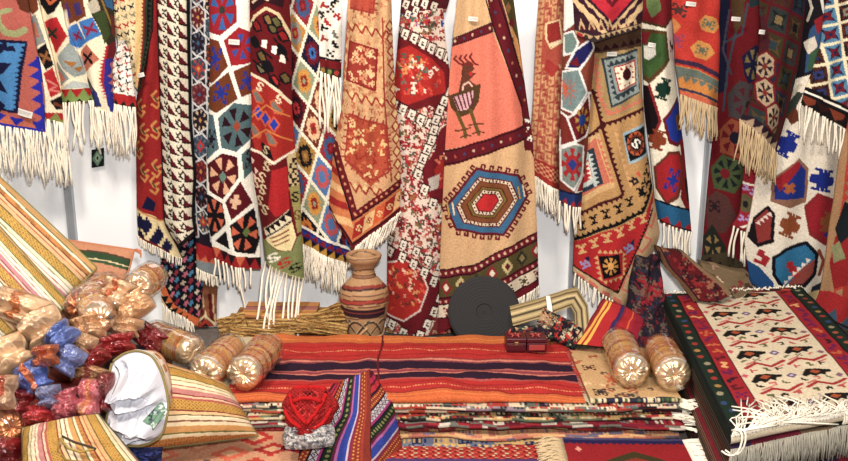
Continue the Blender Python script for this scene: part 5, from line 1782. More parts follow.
# kilims lying in front at the foot of the pile
s = slab(0.08, -1.085, -1.46, ZF, 0.302, 0.66, 0.0, 0.002, 42, 2.6, capcols=[(150, 40, 44)])
s.fill((176, 48, 44))
s.tile(["r.d.", ".w..", "d..r", "..w."], 3.4, 2.6, {'r': (206, 90, 56), 'd': (110, 24, 40), 'w': (214, 190, 150)})
s.fill((96, 70, 120), s.Y > 8.5)
s.tile(["#.", ".#"], 4, 2, {'#': (150, 40, 60)}, mask=s.Y > 11)
o = emit_slab(s, 'floor_kilim', 'red dotted kilim on the floor before the centre pile, left of the tan tuft', 'kilim')
s2 = slab(0.60, -1.075, -1.46, 0.3035, 0.320, 0.36, -0.03, 0.002, 43, 2.8, capcols=[(150, 30, 40)])
s2.fill((160, 24, 38))
s2.fill((52, 44, 92), s2.Y < 3.0).fill((84, 80, 120), (s2.Y < 1.2))
s2.saw([(0, 3), (36, 3)], 1.0, 2, (52, 44, 92))
s2.dia(20, 17, 14, 9, (80, 70, 40)).dia(20, 17, 9, 5, (150, 60, 40)).dia(20, 17, 4, 2.5, (60, 50, 40)).dia(4, 7, 0.9, 1.6, (226, 160, 140))
o = emit_slab(s2, 'floor_kilim', 'crimson kilim with navy border on the floor below the right bolsters', 'kilim')
for sgn, col_, nn in ((-1, 0, 150), (1, -1, 110)):
    r = random.Random(5 + sgn)
    paths = []
    for q in range(nn):
        k = 3 + int(q / nn * (s2.nv * 0.8))
        p = s2.P[k, col_]
        L = 0.075 * r.uniform(0.7, 1.2)
        paths.append([p + np.array([sgn * L * f, -0.25 * L * f + 0.01 * r.uniform(-1, 1) * f, 0.012 * math.sin(f * 2.4) * r.uniform(0.3, 1.2)]) for f in (0, 0.3, 0.6, 1.0)])
    V, Fc = tubes(paths, 0.0026, 4, 0.8)
    tag(raw_mesh('fringe', V, Fc, M_FRINGE_TAN if sgn < 0 else M_FRINGE, o), kind='stuff')
s = slab(-0.62, -1.06, -1.46, ZF, 0.335, 0.50, 0.05, 0.004, 44, 2.6, capcols=[(190, 150, 110)])
s.fill((200, 150, 116))
for x, y, c in ((36, 4, (186, 56, 44)), (30, 14, (206, 110, 80)), (42, 12, (176, 50, 44)), (20, 8, (190, 130, 100)), (10, 14, (206, 120, 90)), (38, 22, (190, 70, 50)), (24, 22, (120, 100, 90))):
    s.dia(x, y, 6, 5, c, 1.2).dia(x, y, 3, 2.4, (214, 170, 130))
emit_slab(s, 'floor_kilim', 'pale pink kilim with red diamonds below the striped open bag', 'kilim')

# ------------------------------------------------------------------ wrapped bolsters on the pile
bolster((0.644, -0.975, 0.494), (0.654, -0.715, 0.494), 0.054, 'wrapped gold bolster nearer the red kilim, left of the right-hand pair', 1)
bolster((0.768, -1.005, 0.494), (0.780, -0.770, 0.494), 0.054, 'wrapped gold bolster beside the green-edged rug, right of the right-hand pair', 2)
bolster((-0.556, -1.000, 0.496), (-0.512, -0.775, 0.496), 0.053, 'wrapped gold bolster lying on the left end of the red kilim', 3)
bolster((-0.678, -0.995, 0.496), (-0.634, -0.775, 0.496), 0.053, 'wrapped gold bolster between the striped bag and another bolster', 4)

# ------------------------------------------------------------------ clay jug
jx, jy = -0.223, -0.365
s = lathe_surf([(0.001, 0.0), (0.055, 0.001), (0.057, 0.04), (0.066, 0.10), (0.082, 0.175), (0.093, 0.240), (0.088, 0.288), (0.058, 0.322), (0.035, 0.342), (0.035, 0.360), (0.048, 0.384), (0.064, 0.400), (0.068, 0.416), (0.060, 0.423), (0.046, 0.415), (0.040, 0.38), (0.036, 0.34), (0.05, 0.25)],
               (0, 0, 0), (0, 0, 1), 150, ref=(0, 1, 0), dense=170)
s.fill((186, 146, 104))
z = s.Y
th = s.X
fz = (th - math.pi * 1.5)
for a, b, c in ((0.296, 0.302, (70, 40, 40)), (0.302, 0.312, (150, 60, 46)), (0.278, 0.282, (110, 70, 54)), (0.250, 0.262, (170, 66, 48)), (0.246, 0.250, (80, 44, 40)), (0.262, 0.265, (84, 46, 40)), (0.190, 0.194, (90, 54, 44)), (0.236, 0.239, (84, 46, 40)), (0.100, 0.104, (80, 60, 50)), (0.410, 0.414, (120, 90, 66)), (0.362, 0.368, (120, 84, 60))):
    s.fill(c, (z + 0.004 * np.sin(2 * th + 1) > a) & (z + 0.004 * np.sin(2 * th + 1) < b))
s.fill((60, 34, 50), (z > 0.200) & (z < 0.232) & (np.cos(th - 1.35) > 0.25))
s.fill((150, 66, 56), (z > 0.213) & (z < 0.217) & (np.cos(th - 1.35) > 0.3))
for k in range(6):
    zc = 0.145 + 0.035 * np.sin(th * 3 + k * 1.05)
    if k % 2 == 0:
        s.fill((80, 56, 48), np.abs(z - zc) < 0.006)
        s.fill((206, 176, 136), np.abs(z - zc - 0.006) < 0.0022)
for k in range(7):
    a0 = k * 0.9
    dth = np.arctan2(np.sin(th - a0), np.cos(th - a0)) * 0.085
    s.fill((90, 96, 90), (np.hypot(dth, z - 0.180) < 0.0065))
    s.fill((190, 110, 66), (np.abs(dth) + np.abs(z - 0.228) < 0.017) & (np.cos(th - 1.35) < 0.2))
    s.fill((120, 96, 84), (np.hypot(dth, z - 0.070) < 0.012))
root = empty('clay_jug', (jx, jy, ZF))
tag(root, 'tall painted clay jug with red and dark bands behind the striped kilim', 'jug')
emit(s, 'body', M_CLAY, root)
# raised coils round the lower body and the rope at the neck
for z0, rr, c in ((0.350, 0.0375, (150, 110, 76)), (0.338, 0.041, (120, 80, 60))):
    V, Fc = tubes([[(rr * math.cos(t), rr * math.sin(t), z0) for t in np.linspace(0, 2 * math.pi, 40)]], 0.0045, 6)
    raw_mesh('neck_ring', V, Fc, M_CLAY, root, col=lin(c))
for ph in (0.4, 2.5, 4.6):
    pts = []
    for t in np.linspace(0, 1, 22):
        a = ph + 2.4 * t
        zc = 0.055 + 0.11 * t + 0.02 * math.sin(6 * t)
        rr = np.interp(zc, [0, 0.04, 0.10, 0.175, 0.235], [0.055, 0.057, 0.066, 0.082, 0.093]) + 0.001
        pts.append((rr * math.cos(a), rr * math.sin(a), zc))
    V, Fc = tubes([pts], 0.0045, 6)
    raw_mesh('relief_coil', V, Fc, M_CLAY, root, col=lin((176, 140, 104)))

# ------------------------------------------------------------------ black disc leaning on the rooster kilim, and its support
s = slab(0.215, -0.345, -0.462, ZF, 0.362, 0.36, 0, 0.001, 45, 2.0, capcols=[(60, 40, 50)])
s.fill((70, 34, 44)).tile(["#.", ".#"], 5, 4, {'#': (110, 40, 46)})
emit_slab(s, 'folded_kilim', 'dark folded kilim behind the centre pile, under the black disc')
rr = 0.128
prof = [(0.0005, -0.010)]
for k in range(1, 33):
    f = k / 33
    prof.append((rr * f, -0.010 + 0.0006 * math.sin(k * 2.1) + (0.004 if f < 0.22 else 0)))
prof += [(rr, -0.008), (rr + 0.003, 0.0), (rr, 0.008), (0.0005, 0.008)]
c = AT(484, 311.5, -0.405)
root = empty('woven_disc', tuple(c - np.array([0, 0, rr])))
tag(root, 'round black felt disc with concentric ridges leaning behind the red kilim', 'disc')
s = lathe_surf(prof, (0, 0, rr), (0, 1, -0.24), 80, ref=(0, 0, 1), dense=160)
emit(s, 'plate', M_BLACK, root)
V, Fc = tubes([[(rr * math.cos(t), -0.002 + 0.24 * rr * math.sin(t) * 0.98, rr + rr * math.sin(t) * 0.972) for t in np.linspace(0, 2 * math.pi, 60)]], 0.0055, 8)
raw_mesh('rolled_rim', V, Fc, M_BLACK, root)

# ------------------------------------------------------------------ two lacquered boxes
M_LAC, _t, _b = principled('dark_lacquer', lin((58, 16, 24)), 0.3)
_n = _t.nodes.new('ShaderNodeTexNoise')
_n.inputs['Scale'].default_value = 60
_r = _t.nodes.new('ShaderNodeValToRGB')
_r.color_ramp.elements[0].color = (*lin((30, 12, 18)), 1)
_r.color_ramp.elements[1].color = (*lin((96, 24, 34)), 1)
_t.links.new(_n.outputs['Fac'], _r.inputs['Fac'])
_t.links.new(_r.outputs['Color'], _b.inputs['Base Color'])
M_LACR, _t, _b = principled('red_lacquer', lin((150, 56, 52)), 0.35)
bz = 0.4475
for k, (x, lab) in enumerate(((0.314, 'small dark lacquered box with brass clasp, left of the pair on the red kilim'), (0.384, 'small dark lacquered box with carved red lid, right of the pair on the red kilim'))):
    root = empty('trinket_box', (x, -0.655, bz))
    root.rotation_euler = (0, 0, 0.03)
    tag(root, lab, 'box', 'lacquered trinket boxes')
    box('case', -0.0335, 0.0335, -0.034, 0.034, 0.0, 0.030, M_LAC, root, 0.002)
    lid = box('lid', -0.0345, 0.0345, -0.035, 0.035, 0.0315, 0.047, M_LAC, root, 0.003)
    box('front_panel', -0.027, 0.027, -0.0356, -0.034, 0.006, 0.025, M_LACR if k else M_LAC, root, 0.0008)
    for q in range(5):
        a = q * 1.257
        V, Fc = tubes([[(0.006 * math.cos(a), 0.006 * math.sin(a), 0.048), (0.014 * math.cos(a + 0.3), 0.014 * math.sin(a + 0.3), 0.050), (0.022 * math.cos(a + 0.2), 0.022 * math.sin(a + 0.2), 0.048)]], 0.0045, 6, 0.5)
        raw_mesh('carved_petal', V, Fc, M_LACR, lid)
    if k == 0:
        V, Fc = tubes([[(-0.02, 0.012, 0.047), (-0.018, 0.012, 0.058), (-0.015, 0.012, 0.066)]], 0.006, 8, 0.4)
        raw_mesh('knob', V, Fc, M_LACR, lid)
        box('clasp', -0.006, 0.006, -0.0385, -0.035, 0.024, 0.036, M_BRASS, root, 0.001)
    for q in (-0.02, 0.02):
        box('hinge', q - 0.005, q + 0.005, 0.0335, 0.0365, 0.026, 0.036, M_BRASS, root)

# ------------------------------------------------------------------ gold cloths behind
GP = [[(186, 140, 70), (150, 104, 52), (206, 164, 92)], [(160, 124, 60), (206, 160, 84), (110, 80, 44)], [(196, 150, 80), (140, 100, 60), (214, 176, 110)], [(120, 90, 52), (176, 136, 76), (90, 64, 44)]]
z = ZF + 0.001
gl = ['lowest', 'second from below', 'third from below', 'middle', 'fifth from below', 'second from the top', 'top']
for i in range(7):
    h = 0.0265 if i < 6 else 0.022
    x0, x1 = (-0.76 + 0.012 * ((i * 3) % 4), -0.335 - 0.014 * ((i * 5) % 4))
    if i == 6:
        x0, x1 = -0.69, -0.41
    s = slab((x0 + x1) / 2, -0.20, -0.355 + 0.012 * ((i * 2) % 3), z, z + h - 0.003, x1 - x0, 0, 0.0015, 60 + i, 2.8, vis=0.12, edge=0.014, capcols=GP[i % 4])
    p = GP[i % 4]
    s.fill(p[0])
    r = random.Random(i)
    for q in range(26):
        y = r.uniform(0, s.dep + 6)
        s.fill(r.choice(p + [(150, 84, 50)]), np.abs(s.Y + 0.6 * vnoise(s.X / 6, s.Y, q) - y) < r.uniform(0.15, 0.5))
    if i == 6:
        s.stripes(s.Y, [(5, (196, 140, 80)), (1.2, (140, 90, 110)), (2, (190, 120, 90)), (1, (150, 110, 140)), (3, (206, 150, 80)), (0.8, (170, 96, 60)), (3, (214, 160, 84)), (20, (180, 120, 70))], 0)
    emit_slab(s, 'folded_gold_cloth', 'folded gold-brown cloth, %s of the stack behind the left bolsters' % gl[i], 'cloth', 'folded gold cloths', M_COTTON)
    z += h
zb = z
GL = [('bunched at the right of the gold stack', 326, 318, 26, 8, 10, -0.400), ('with an upturned corner beside the jug', 334, 310, 15, 6, 26, -0.385), ('lying lowest beside the jug', 322, 328, 27, 7, -5, -0.428),
      ('drooping at the middle of the gold stack', 276, 326, 30, 8, 3, -0.400), ('rumpled low in the middle of the gold stack', 262, 335, 34, 7, -4, -0.432), ('rolled at the left end of the gold stack', 232, 324, 15, 9, 14, -0.395)]
for k, (lab, px, py, hw, hh, an, Y) in enumerate(GL):
    s = pillow(px, py, hw, hh, an, Y, 0.014, 0.4, 90, 36, 0.011, 70 + k, cs=8)
    s.P += (0.004 * s.h * np.sin(s.V * 22 + 4 * np.sin(s.U * 3 + k)))[..., None] * s.n
    s.fill((176, 140, 78))
    for q in range(13):
        s.fill([(140, 104, 56), (212, 178, 110), (104, 78, 46), (190, 140, 76)][q % 4], np.abs(s.Y + 0.07 * np.sin(s.X * 9 + q + k) - q / 12.5) < 0.026)
    o = emit_pillow(s, 'crumpled_gold_cloth', M_COTTON)
    tag(o, 'crumpled gold-olive cloth ' + lab, 'cloth', 'crumpled gold cloths')

# ------------------------------------------------------------------ striped cloths right of the disc
s = cloth([[(510, 308, -0.47), (513, 326, -0.53)], [(540, 300, -0.46), (541, 318, -0.53)], [(566, 291, -0.45), (568, 308, -0.53)], [(578, 289, -0.46), (571, 307, -0.54)], [(588, 305, -0.50), (575, 314, -0.56)], [(591, 338, -0.63), (576, 342, -0.65)]], -0.5, res=1.8, bulge=0.0, wob=0.003, seed=31, smooth=1, thick=0.02)
s.fill((176, 156, 112))
for k in range(5):
    s.fill([(120, 100, 70), (206, 186, 140), (96, 84, 66), (196, 176, 130), (110, 90, 64)][k], np.abs(s.U - 0.12 - k * 0.19) < 0.055)
o = emit(s, 'striped_cloth', M_COTTON)
tag(o, 'beige and brown striped cloth folded over beside the black disc', 'cloth')
s = cloth([[(546, 296, -0.487), (550, 296, -0.487)], [(547, 306, -0.515), (552, 306, -0.515)], [(549, 318, -0.553), (553, 318, -0.553)]], -0.5, res=2.5, bulge=0.002, wob=0, smooth=0, thick=0.006)
s.fill((236, 232, 224))
raw = emit(s, 'paper_band', M_TAG, o)
for k, (px, py, hw, hh, an, Y, c1, c2, lab) in enumerate((
        (538, 334, 22, 10, 8, -0.56, (60, 44, 60), (190, 150, 110), 'dark multicoloured scrap cloth behind the trinket boxes'),
        (566, 333, 16, 13, -30, -0.60, (50, 40, 54), (196, 60, 50), 'dark cloth with red flecks under the striped fold'),
        (556, 322, 18, 8, -25, -0.565, (190, 156, 120), (70, 60, 50), 'pale tangled cloth under the beige striped fold'))):
    s = pillow(px, py, hw, hh, an, Y, 0.03, 0.5, 40, 30, 0.012, 80 + k)
    s.fill(c1)
    s.uv(40, 30).specks(60, [(0, 0), (40, 0), (40, 30), (0, 30)], [c2, (150, 60, 50), (206, 190, 160), (70, 90, 80), (40, 40, 50)], 5, 90 + k)
    o = emit_pillow(s, 'scrap_cloth', M_WOOL)
    tag(o, lab, 'cloth')
s = cloth([[(604, 300, -0.50), (624, 306, -0.49), (644, 318, -0.48)], [(590, 322, -0.57), (614, 326, -0.58), (640, 334, -0.56)], [(574, 344, -0.66), (606, 346, -0.68), (634, 348, -0.66)]], -0.5, res=1.9, bulge=0.01, wob=0.006, seed=33, smooth=2, thick=0.02)
s.fill((178, 30, 42))
s.stripes(s.U, [(0.05, (150, 30, 50)), (0.05, (226, 170, 60)), (0.04, (170, 40, 40)), (0.05, (230, 180, 70)), (0.22, (184, 28, 40)), (0.05, (90, 40, 90)), (0.04, (60, 60, 110)), (0.04, (150, 40, 70)), (0.16, (190, 30, 44)), (0.04, (226, 110, 50)), (0.06, (180, 30, 60)), (0.2, (170, 24, 60))])
tag(emit(s, 'striped_cloth', M_COTTON), 'bright red cloth with yellow and purple stripes left of the right bolsters', 'cloth')

# folded rugs in the back right corner
s = cloth([[(656, 247, -0.20), (684, 252, -0.20)], [(664, 266, -0.28), (702, 268, -0.28)], [(684, 288, -0.38), (724, 284, -0.38)], [(694, 302, -0.46), (732, 294, -0.44)]], -0.3, res=1.6, bulge=0.02, wob=0.006, seed=35, thick=0.05)
s.fill((110, 26, 36))
s.specks(200, [(656, 247), (690, 250), (732, 290), (694, 300)], [(150, 44, 46), (70, 24, 36), (160, 110, 84), (60, 50, 60)], 5, 93)
s.fill((112, 80, 56), s.U < 0.12).fill((150, 120, 90), (s.U > 0.86)).fill((60, 30, 36), (s.U > 0.12) & (s.U < 0.16))
tag(emit(s, 'folded_rug', M_WOOL), 'maroon patterned rug folded and slumped against the wall below the blue hem', 'rug')
s = cloth([[(700, 262, -0.18), (748, 272, -0.18)], [(706, 278, -0.27), (752, 286, -0.27)], [(722, 296, -0.38), (762, 298, -0.38)]], -0.25, res=1.5, bulge=0.015, wob=0.006, seed=36, thick=0.05)
s.fill((136, 116, 88))
s.specks(30, [(700, 262), (750, 272), (760, 298), (724, 296)], [(180, 150, 120), (90, 70, 60), (150, 60, 56), (206, 190, 160)], 6, 94)
tag(emit(s, 'folded_rug', M_WOOL), 'olive-brown rug end lying behind the green-edged rug', 'rug')
s = cloth([[(638, 258, -0.25), (660, 252, -0.26)], [(630, 290, -0.36), (662, 288, -0.36)], [(628, 318, -0.47), (666, 318, -0.47)], [(632, 344, -0.60), (676, 350, -0.62)]], -0.4, res=1.6, bulge=0.03, wob=0.015, seed=37, thick=0.03)
s.fill((46, 38, 52))
s.specks(420, [(630, 258), (668, 252), (688, 350), (632, 344)], [(100, 30, 44), (60, 64, 84), (120, 90, 84), (36, 30, 44), (120, 34, 50), (110, 96, 84), (60, 50, 60), (44, 40, 56)], 4.5, 95)
s.specks(40, [(640, 275), (664, 275), (664, 300), (640, 300)], [(160, 30, 48), (130, 90, 76)], 5, 96)
tag(emit(s, 'folded_rug', M_WOOL), 'dark blue and red rug heap between the red cloth and the green-edged rug', 'rug')

# ------------------------------------------------------------------ right-hand stack of rugs
ROT = -0.10
sk = []
zc = ZF
lay = [((70, 40, 44), (150, 120, 90), (40, 30, 36)), ((120, 60, 44), (60, 40, 40), (160, 120, 90)), ((50, 50, 60), (130, 110, 90), (30, 30, 40)), ((130, 36, 48), (60, 30, 40), (180, 150, 120)),
       ((90, 70, 60), (40, 36, 40), (150, 130, 110)), ((60, 40, 36), (140, 80, 60), (36, 30, 30)), ((34, 44, 40), (110, 90, 70), (24, 26, 30))]
rl = ['lowest', 'second from below', 'third from below', 'middle', 'fifth from below', 'sixth from below, dark green-edged', 'seventh from below, grey-fringed']
for i, c in enumerate(lay):
    h = 0.0335
    s = slab(1.165 + 0.006 * ((i * 5) % 3 - 1), -0.335, -1.405 + 0.012 * ((i * 3) % 3) + (0.02 if i < 6 else 0), zc, zc + h - 0.003, 0.535, ROT, 0.001, 100 + i, 2.2, vis=0.05, skew=0.5, capcols=list(c))
    s.fill(c[0])
    bits(s, s.dep - 4, s.dep + 6, list(c) + [(110, 24, 50), (60, 40, 70)], 130 + i, 4, 12)
    o = emit_slab(s, 'stacked_rug', 'folded rug, %s of the right-hand stack' % rl[i], 'folded rug', 'rugs stacked at the right')
    if i == 6:
        # shaggy grey ends hang over the front of the stack
        r = random.Random(77)
        paths = []
        row = s.nv - 6 - 6
        k0 = int(np.argmin(np.abs(s.Y[:, 0] - (s.dep + 0.4))))
        for q in range(420):
            u = r.random()
            p = s.P[k0, int(u * (s.nu - 1))]
            L = r.uniform(0.05, 0.095)
            dx = r.uniform(-0.012, 0.012)
            paths.append([p + np.array([dx * f, -0.008 * math.sin(f * 2.6) - 0.004 - r.uniform(0, 0.004), -L * f]) for f in (0, 0.25, 0.6, 1.0)])
        V, Fc = tubes(paths, 0.0024, 4, 0.8)
        tag(raw_mesh('fringe', V, Fc, M_FRINGE_GREY, o), kind='stuff')
    zc += h
z0 = zc + 0.001
s = slab(1.165, -0.320, -1.395, z0, z0 + 0.026, 0.545, ROT, 0.003, 120, 3.0, skew=0.5, edge=0.004, zfun=lambda X, Y: 0.004 * np.sin(X * 6 + Y * 3), capcols=[(30, 50, 40), (24, 40, 34)])
s.fill((222, 206, 178))
W = 54.5
D = s.dep
# cream field
for i in range(9):
    yy = 6 + i * 18.3
    for k in range(26):
        pass
    # red branches
    for xx in (14.5, 28.5):
        y1 = yy + 9
        s.line([(xx, y1 + 1.4), (xx + 4, y1 - 1.6), (xx + 8, y1 + 1.4), (xx + 13, y1 - 1.6)], 1.5, (176, 44, 50))
        s.line([(xx + 1, y1 - 1.5), (xx + 4, y1 - 3)], 0.8, (206, 110, 100)).line([(xx + 9, y1 + 3), (xx + 12, y1 + 1.4)], 0.8, (206, 110, 100))
        for q in (2, 6, 10):
            s.stamp(SPECKS[(i + q) % 8], xx + q, y1 + 3.6, 2.2, 2.4, {'#': [(110, 110, 70), (40, 44, 34), (190, 90, 90)][(i + q) % 3]})
            s.stamp(SPECKS[(i + q + 2) % 8], xx + q - 1, y1 - 4.4, 2.2, 2.2, {'#': [(40, 40, 34), (206, 120, 110), (120, 120, 80)][(i + q) % 3]})
    for xx in (18.5, 34.5):
        s.poly([(xx - 5, yy + 1.6), (xx - 2.4, yy - 2.8), (xx + 1, yy - 2.2), (xx + 5.2, yy - 0.6), (xx + 5.0, yy + 0.8), (xx + 3, yy + 1.2), (xx + 2.4, yy + 3.2), (xx + 1, yy + 1.8), (xx - 1, yy + 3.4), (xx - 2.2, yy + 1.8), (xx - 4, yy + 3)], (34, 28, 26))
        s.poly([(xx - 1.8, yy - 0.2), (xx - 0.4, yy - 1.8), (xx + 1.8, yy - 0.2), (xx - 0.2, yy + 1.4)], (176, 90, 44))
    s.dia(26.4, yy + 1, 1.8, 1.8, (120, 90, 130)).dia(26.4, yy + 1, 0.8, 0.8, (200, 190, 200)).dia(41, yy + 4, 1.4, 1.6, (150, 110, 130)).dia(12.8, yy - 3, 1.2, 1.6, (206, 100, 110))
# borders
for side in (0, 1):
    Xs = s.X if side == 0 else W - s.X
    s.fill((36, 56, 44), Xs < 5.6)
    s.fill((20, 26, 28), Xs < 0.7)
    s.fill((168, 26, 42), (Xs >= 5.6) & (Xs < 11.4))
    s.fill((30, 26, 30), (Xs >= 5.3) & (Xs < 5.8))
    s.fill((60, 22, 30), (Xs >= 11.2) & (Xs < 11.7))
    rb = random.Random(9 + side)
    y = 3
    while y < D + 3:
        xc = 3.0 if side == 0 else W - 3.0
        xr = 8.5 if side == 0 else W - 8.5
        s.circ(xc + rb.uniform(-0.7, 0.7), y, 1.0, 1.15, [(170, 60, 50), (176, 136, 70), (60, 84, 124), (160, 150, 120), (176, 96, 70)][rb.randrange(5)])
        s.stamp(SPECKS[rb.randrange(8)], xr, y + 2, 3.4, 3.6, {'#': [(206, 110, 60), (120, 30, 90), (60, 30, 50), (226, 170, 110), (110, 20, 40)][rb.randrange(5)]}, rb.uniform(0, 3))
        y += 5.2
s.fill((150, 30, 44), (s.Y < 3.2) & (s.X > 8) & (s.X < W - 8))
bits(s, 0.8, 2.4, [(150, 30, 44), (40, 60, 50), (190, 90, 60), (60, 100, 140)], 5, 2, 4)
s.fill((200, 60, 60), (s.Y > D - 8) & (s.Y < D - 3) & (np.abs(s.X - 9) < 3))
s.fill((222, 206, 178), (s.Y > D + 0.4) & (s.Y < D + 4.5))
bits(s, D - 4.5, D - 2.8, [(40, 34, 34), (160, 150, 70), (176, 40, 44), (222, 206, 178)], 15, 2, 6)
o = emit_slab(s, 'patterned_rug', 'cream rug with dark bird motifs and green border topping the right-hand stack', 'rug')
# long knotted ends tossed back over the front corner
r = random.Random(21)
kf = int(np.argmin(np.abs(s.Y[:, 0] - D)))
for q in range(130):
    u = 0.01 + 0.62 * q / 130
    p = s.P[kf, int(u * (s.nu - 1))].copy()
    L = r.uniform(0.04, 0.15) * (1.35 - u)
    a = r.gauss(1.35, 0.6) if u > 0.2 else r.uniform(0.1, 1.4)
    end = p + np.array([math.cos(a) * L * 0.9, math.sin(a) * L, 0.008])
    mid = (p + end) / 2 + np.array([r.uniform(-0.035, 0.035), r.uniform(-0.02, 0.01), 0.012])
    pth = [p + np.array([0, -0.012, -0.006]), p + np.array([0, -0.008, 0.006]), mid, end]
    pth = [tuple(np.array([np.interp(t, [0, 1, 2, 3], [w_[e] for w_ in pth]) for e in range(3)])) for t in np.linspace(0, 3, 9)]
    V, Fc = tubes([pth], 0.0023, 5, 0.9)
    raw_mesh('tassel', V, Fc, M_FRINGE, o)
for u in (0.0, 0.02):
    p = s.P[kf, int(u * (s.nu - 1))]
    pth = [p + np.array([0.03 * math.sin(t * 3.2) - 0.02 * math.sin(t * 1.6), -0.008 - 0.03 * math.sin(t * 3.1), 0.012 - 0.05 * t + 0.02 * math.sin(t * 6)]) for t in np.linspace(0, 1, 12)]
    V, Fc = tubes([pth], 0.0026, 6)
    raw_mesh('tassel', V, Fc, M_FRINGE, o)
paths = []
for q in range(60):
    u = 0.6 + 0.4 * q / 60
    p = s.P[kf, int(u * (s.nu - 1))]
    paths.append([p + np.array([0.004 * r.uniform(-1, 1), -0.010 - 0.006 * f, 0.002 - 0.03 * f]) for f in (0, 0.5, 1.0)])
V, Fc = tubes(paths, 0.0028, 4)
tag(raw_mesh('fringe', V, Fc, M_FRINGE, o), kind='stuff')
# back edge yarns
paths = []
for q in range(90):
    p = s.P[1, int(q / 90 * (s.nu - 1))]
    paths.append([p + np.array([0.01 * r.uniform(-1, 1) * f, -0.02 * r.uniform(-0.5, 1) * f, 0.004 + 0.010 * f * r.random()]) for f in (0, 0.5, 1.0)])
V, Fc = tubes(paths, 0.003, 4)
tag(raw_mesh('fringe', V, Fc, M_FRINGE, o), kind='stuff')

# ------------------------------------------------------------------ folded kilims under the heap at the left
z = ZF
for i in range(5):
    h = 0.036
    s = slab(-1.23, -0.66, -1.50 + 0.02 * (i % 2), z, z + h - 0.003, 0.72, 0.0, 0.001, 200 + i, 1.2, vis=0.05, capcols=[(120, 60, 50), (180, 150, 110)])
    s.fill([(150, 60, 50), (110, 90, 70), (70, 50, 60), (170, 120, 80), (130, 40, 44)][i])
    bits(s, 0, s.dep + 6, [(150, 60, 50), (190, 150, 110), (70, 50, 60)], 210 + i, 5, 14)
    emit_slab(s, 'folded_kilim', 'folded kilim at the left, layer %s under the heap of wrapped cushions' % ['one', 'two', 'three', 'four', 'five'][i], 'folded kilim', 'folded kilims under the cushion heap')
    z += h
for i in range(2):
    h = 0.042
    s = slab(-1.34, -0.66, -0.98 + 0.02 * (i % 2), z, z + h - 0.003, 0.50, 0.0, 0.001, 220 + i, 1.2, vis=0.05, capcols=[(120, 60, 50), (180, 150, 110)])
    s.fill([(130, 70, 60), (160, 120, 80), (90, 60, 60), (170, 110, 90)][i])
    emit_slab(s, 'folded_kilim', 'folded kilim at the back left, layer %s below the large cushions' % ['one', 'two', 'three', 'four'][i], 'folded kilim', 'folded kilims under the large cushions')
    z += h

# ------------------------------------------------------------------ striped cushions
YE = (208, 172, 84)


def cushion_stripes(s, A, B, start=0.0, seed=1):
    """yellow diamond bands between cream, pink and green stripes; A across the stripes (cm), B along"""
    seqs = [(2.2, 'p', (214, 170, 110)), (0.5, 's', (120, 130, 80)), (1.0, 's', (240, 232, 214)), (1.8, 'd', (206, 150, 84)), (0.6, 's', (150, 70, 60)), (1.2, 's', (226, 196, 150)),
            (0.5, 's', (190, 120, 90)), (1.6, 's', (222, 186, 140)), (0.5, 's', (120, 110, 60)), (3.6, 'd', YE), (0.5, 's', (110, 120, 60)), (1.4, 's', (236, 226, 200)), (0.4, 's', (150, 150, 110)),
            (1.6, 's', (244, 238, 224)), (0.4, 's', (190, 110, 110)), (1.0, 's', (240, 230, 214)), (2.0, 's', (206, 150, 160)), (0.5, 's', (150, 60, 70)), (0.9, 's', (232, 206, 190)), (1.0, 's', (190, 110, 110)), (4.2, 'd', YE), (0.6, 's', (150, 70, 60)),
            (1.2, 's', (232, 206, 170)), (0.5, 's', (110, 110, 70)), (1.6, 's', (244, 238, 224)), (0.6, 's', (150, 110, 90)), (1.4, 's', (240, 232, 214))]
    a = start
    k = 0
    while a < A.max():
        wd, kd, c = seqs[k % len(seqs)]
        wd *= 0.78
        c = (c[0] * 0.97, c[1] * 0.96, c[2] * 0.95)
        m = (A >= a) & (A < a + wd)
        s.fill(c, m)
        if kd == 'd':
            f = (A - a) / wd * 3
            g = B / wd * 3
            dd = np.abs((f % 1) - 0.5) + np.abs((g % 1) - 0.5)
            s.fill((150, 96, 40), m & (dd < 0.26))
            s.fill((96, 104, 44), m & (dd > 0.82))
        a += wd
        k += 1
    return s


def piping(s, parent, col, rad=0.004):
    e = np.concatenate([s.base[0, :-1], s.base[:-1, -1], s.base[-1, :0:-1], s.base[:0:-1, 0], s.base[:1, 0]])
    V, Fc = tubes([e[::2].tolist() + [e[-1].tolist()]], rad, 6)
    return raw_mesh('piping', V, Fc, M_COTTON, parent, col=lin(col))


def cushion(quad, thick, label, seed, flip=False, nu=170, nv=170, W=42, H=42, start=0.0, crump=0.006):
    s = pillow(0, 0, 0, 0, 0, 0, thick, nu=nu, nv=nv, crump=crump, seed=seed, quad=quad, cs=4)
    s.fill((226, 206, 160))
    cushion_stripes(s, s.V * H + 0.5 * np.sin(s.U * 5 + seed), s.U * W, start, seed)
    o = emit_pillow(s, 'striped_cushion', M_COTTON)
    tag(o, label, 'cushion', 'striped yellow cushions')
    piping(s, o, (120, 110, 64))
    return s, o


cushion([(-70, 112, -0.72), (97, 268, -0.78), (10, 352, -0.98), (-170, 190, -0.92)], 0.07, 'large cushion with yellow and orange stripes leaning at the back of the left heap', 1)
cushion([(-60, 160, -0.93), (68, 303, -0.98), (0, 372, -1.14), (-150, 215, -1.08)], 0.06, 'large cushion with white and pink stripes in front of another at the left edge', 2, start=-7.0)
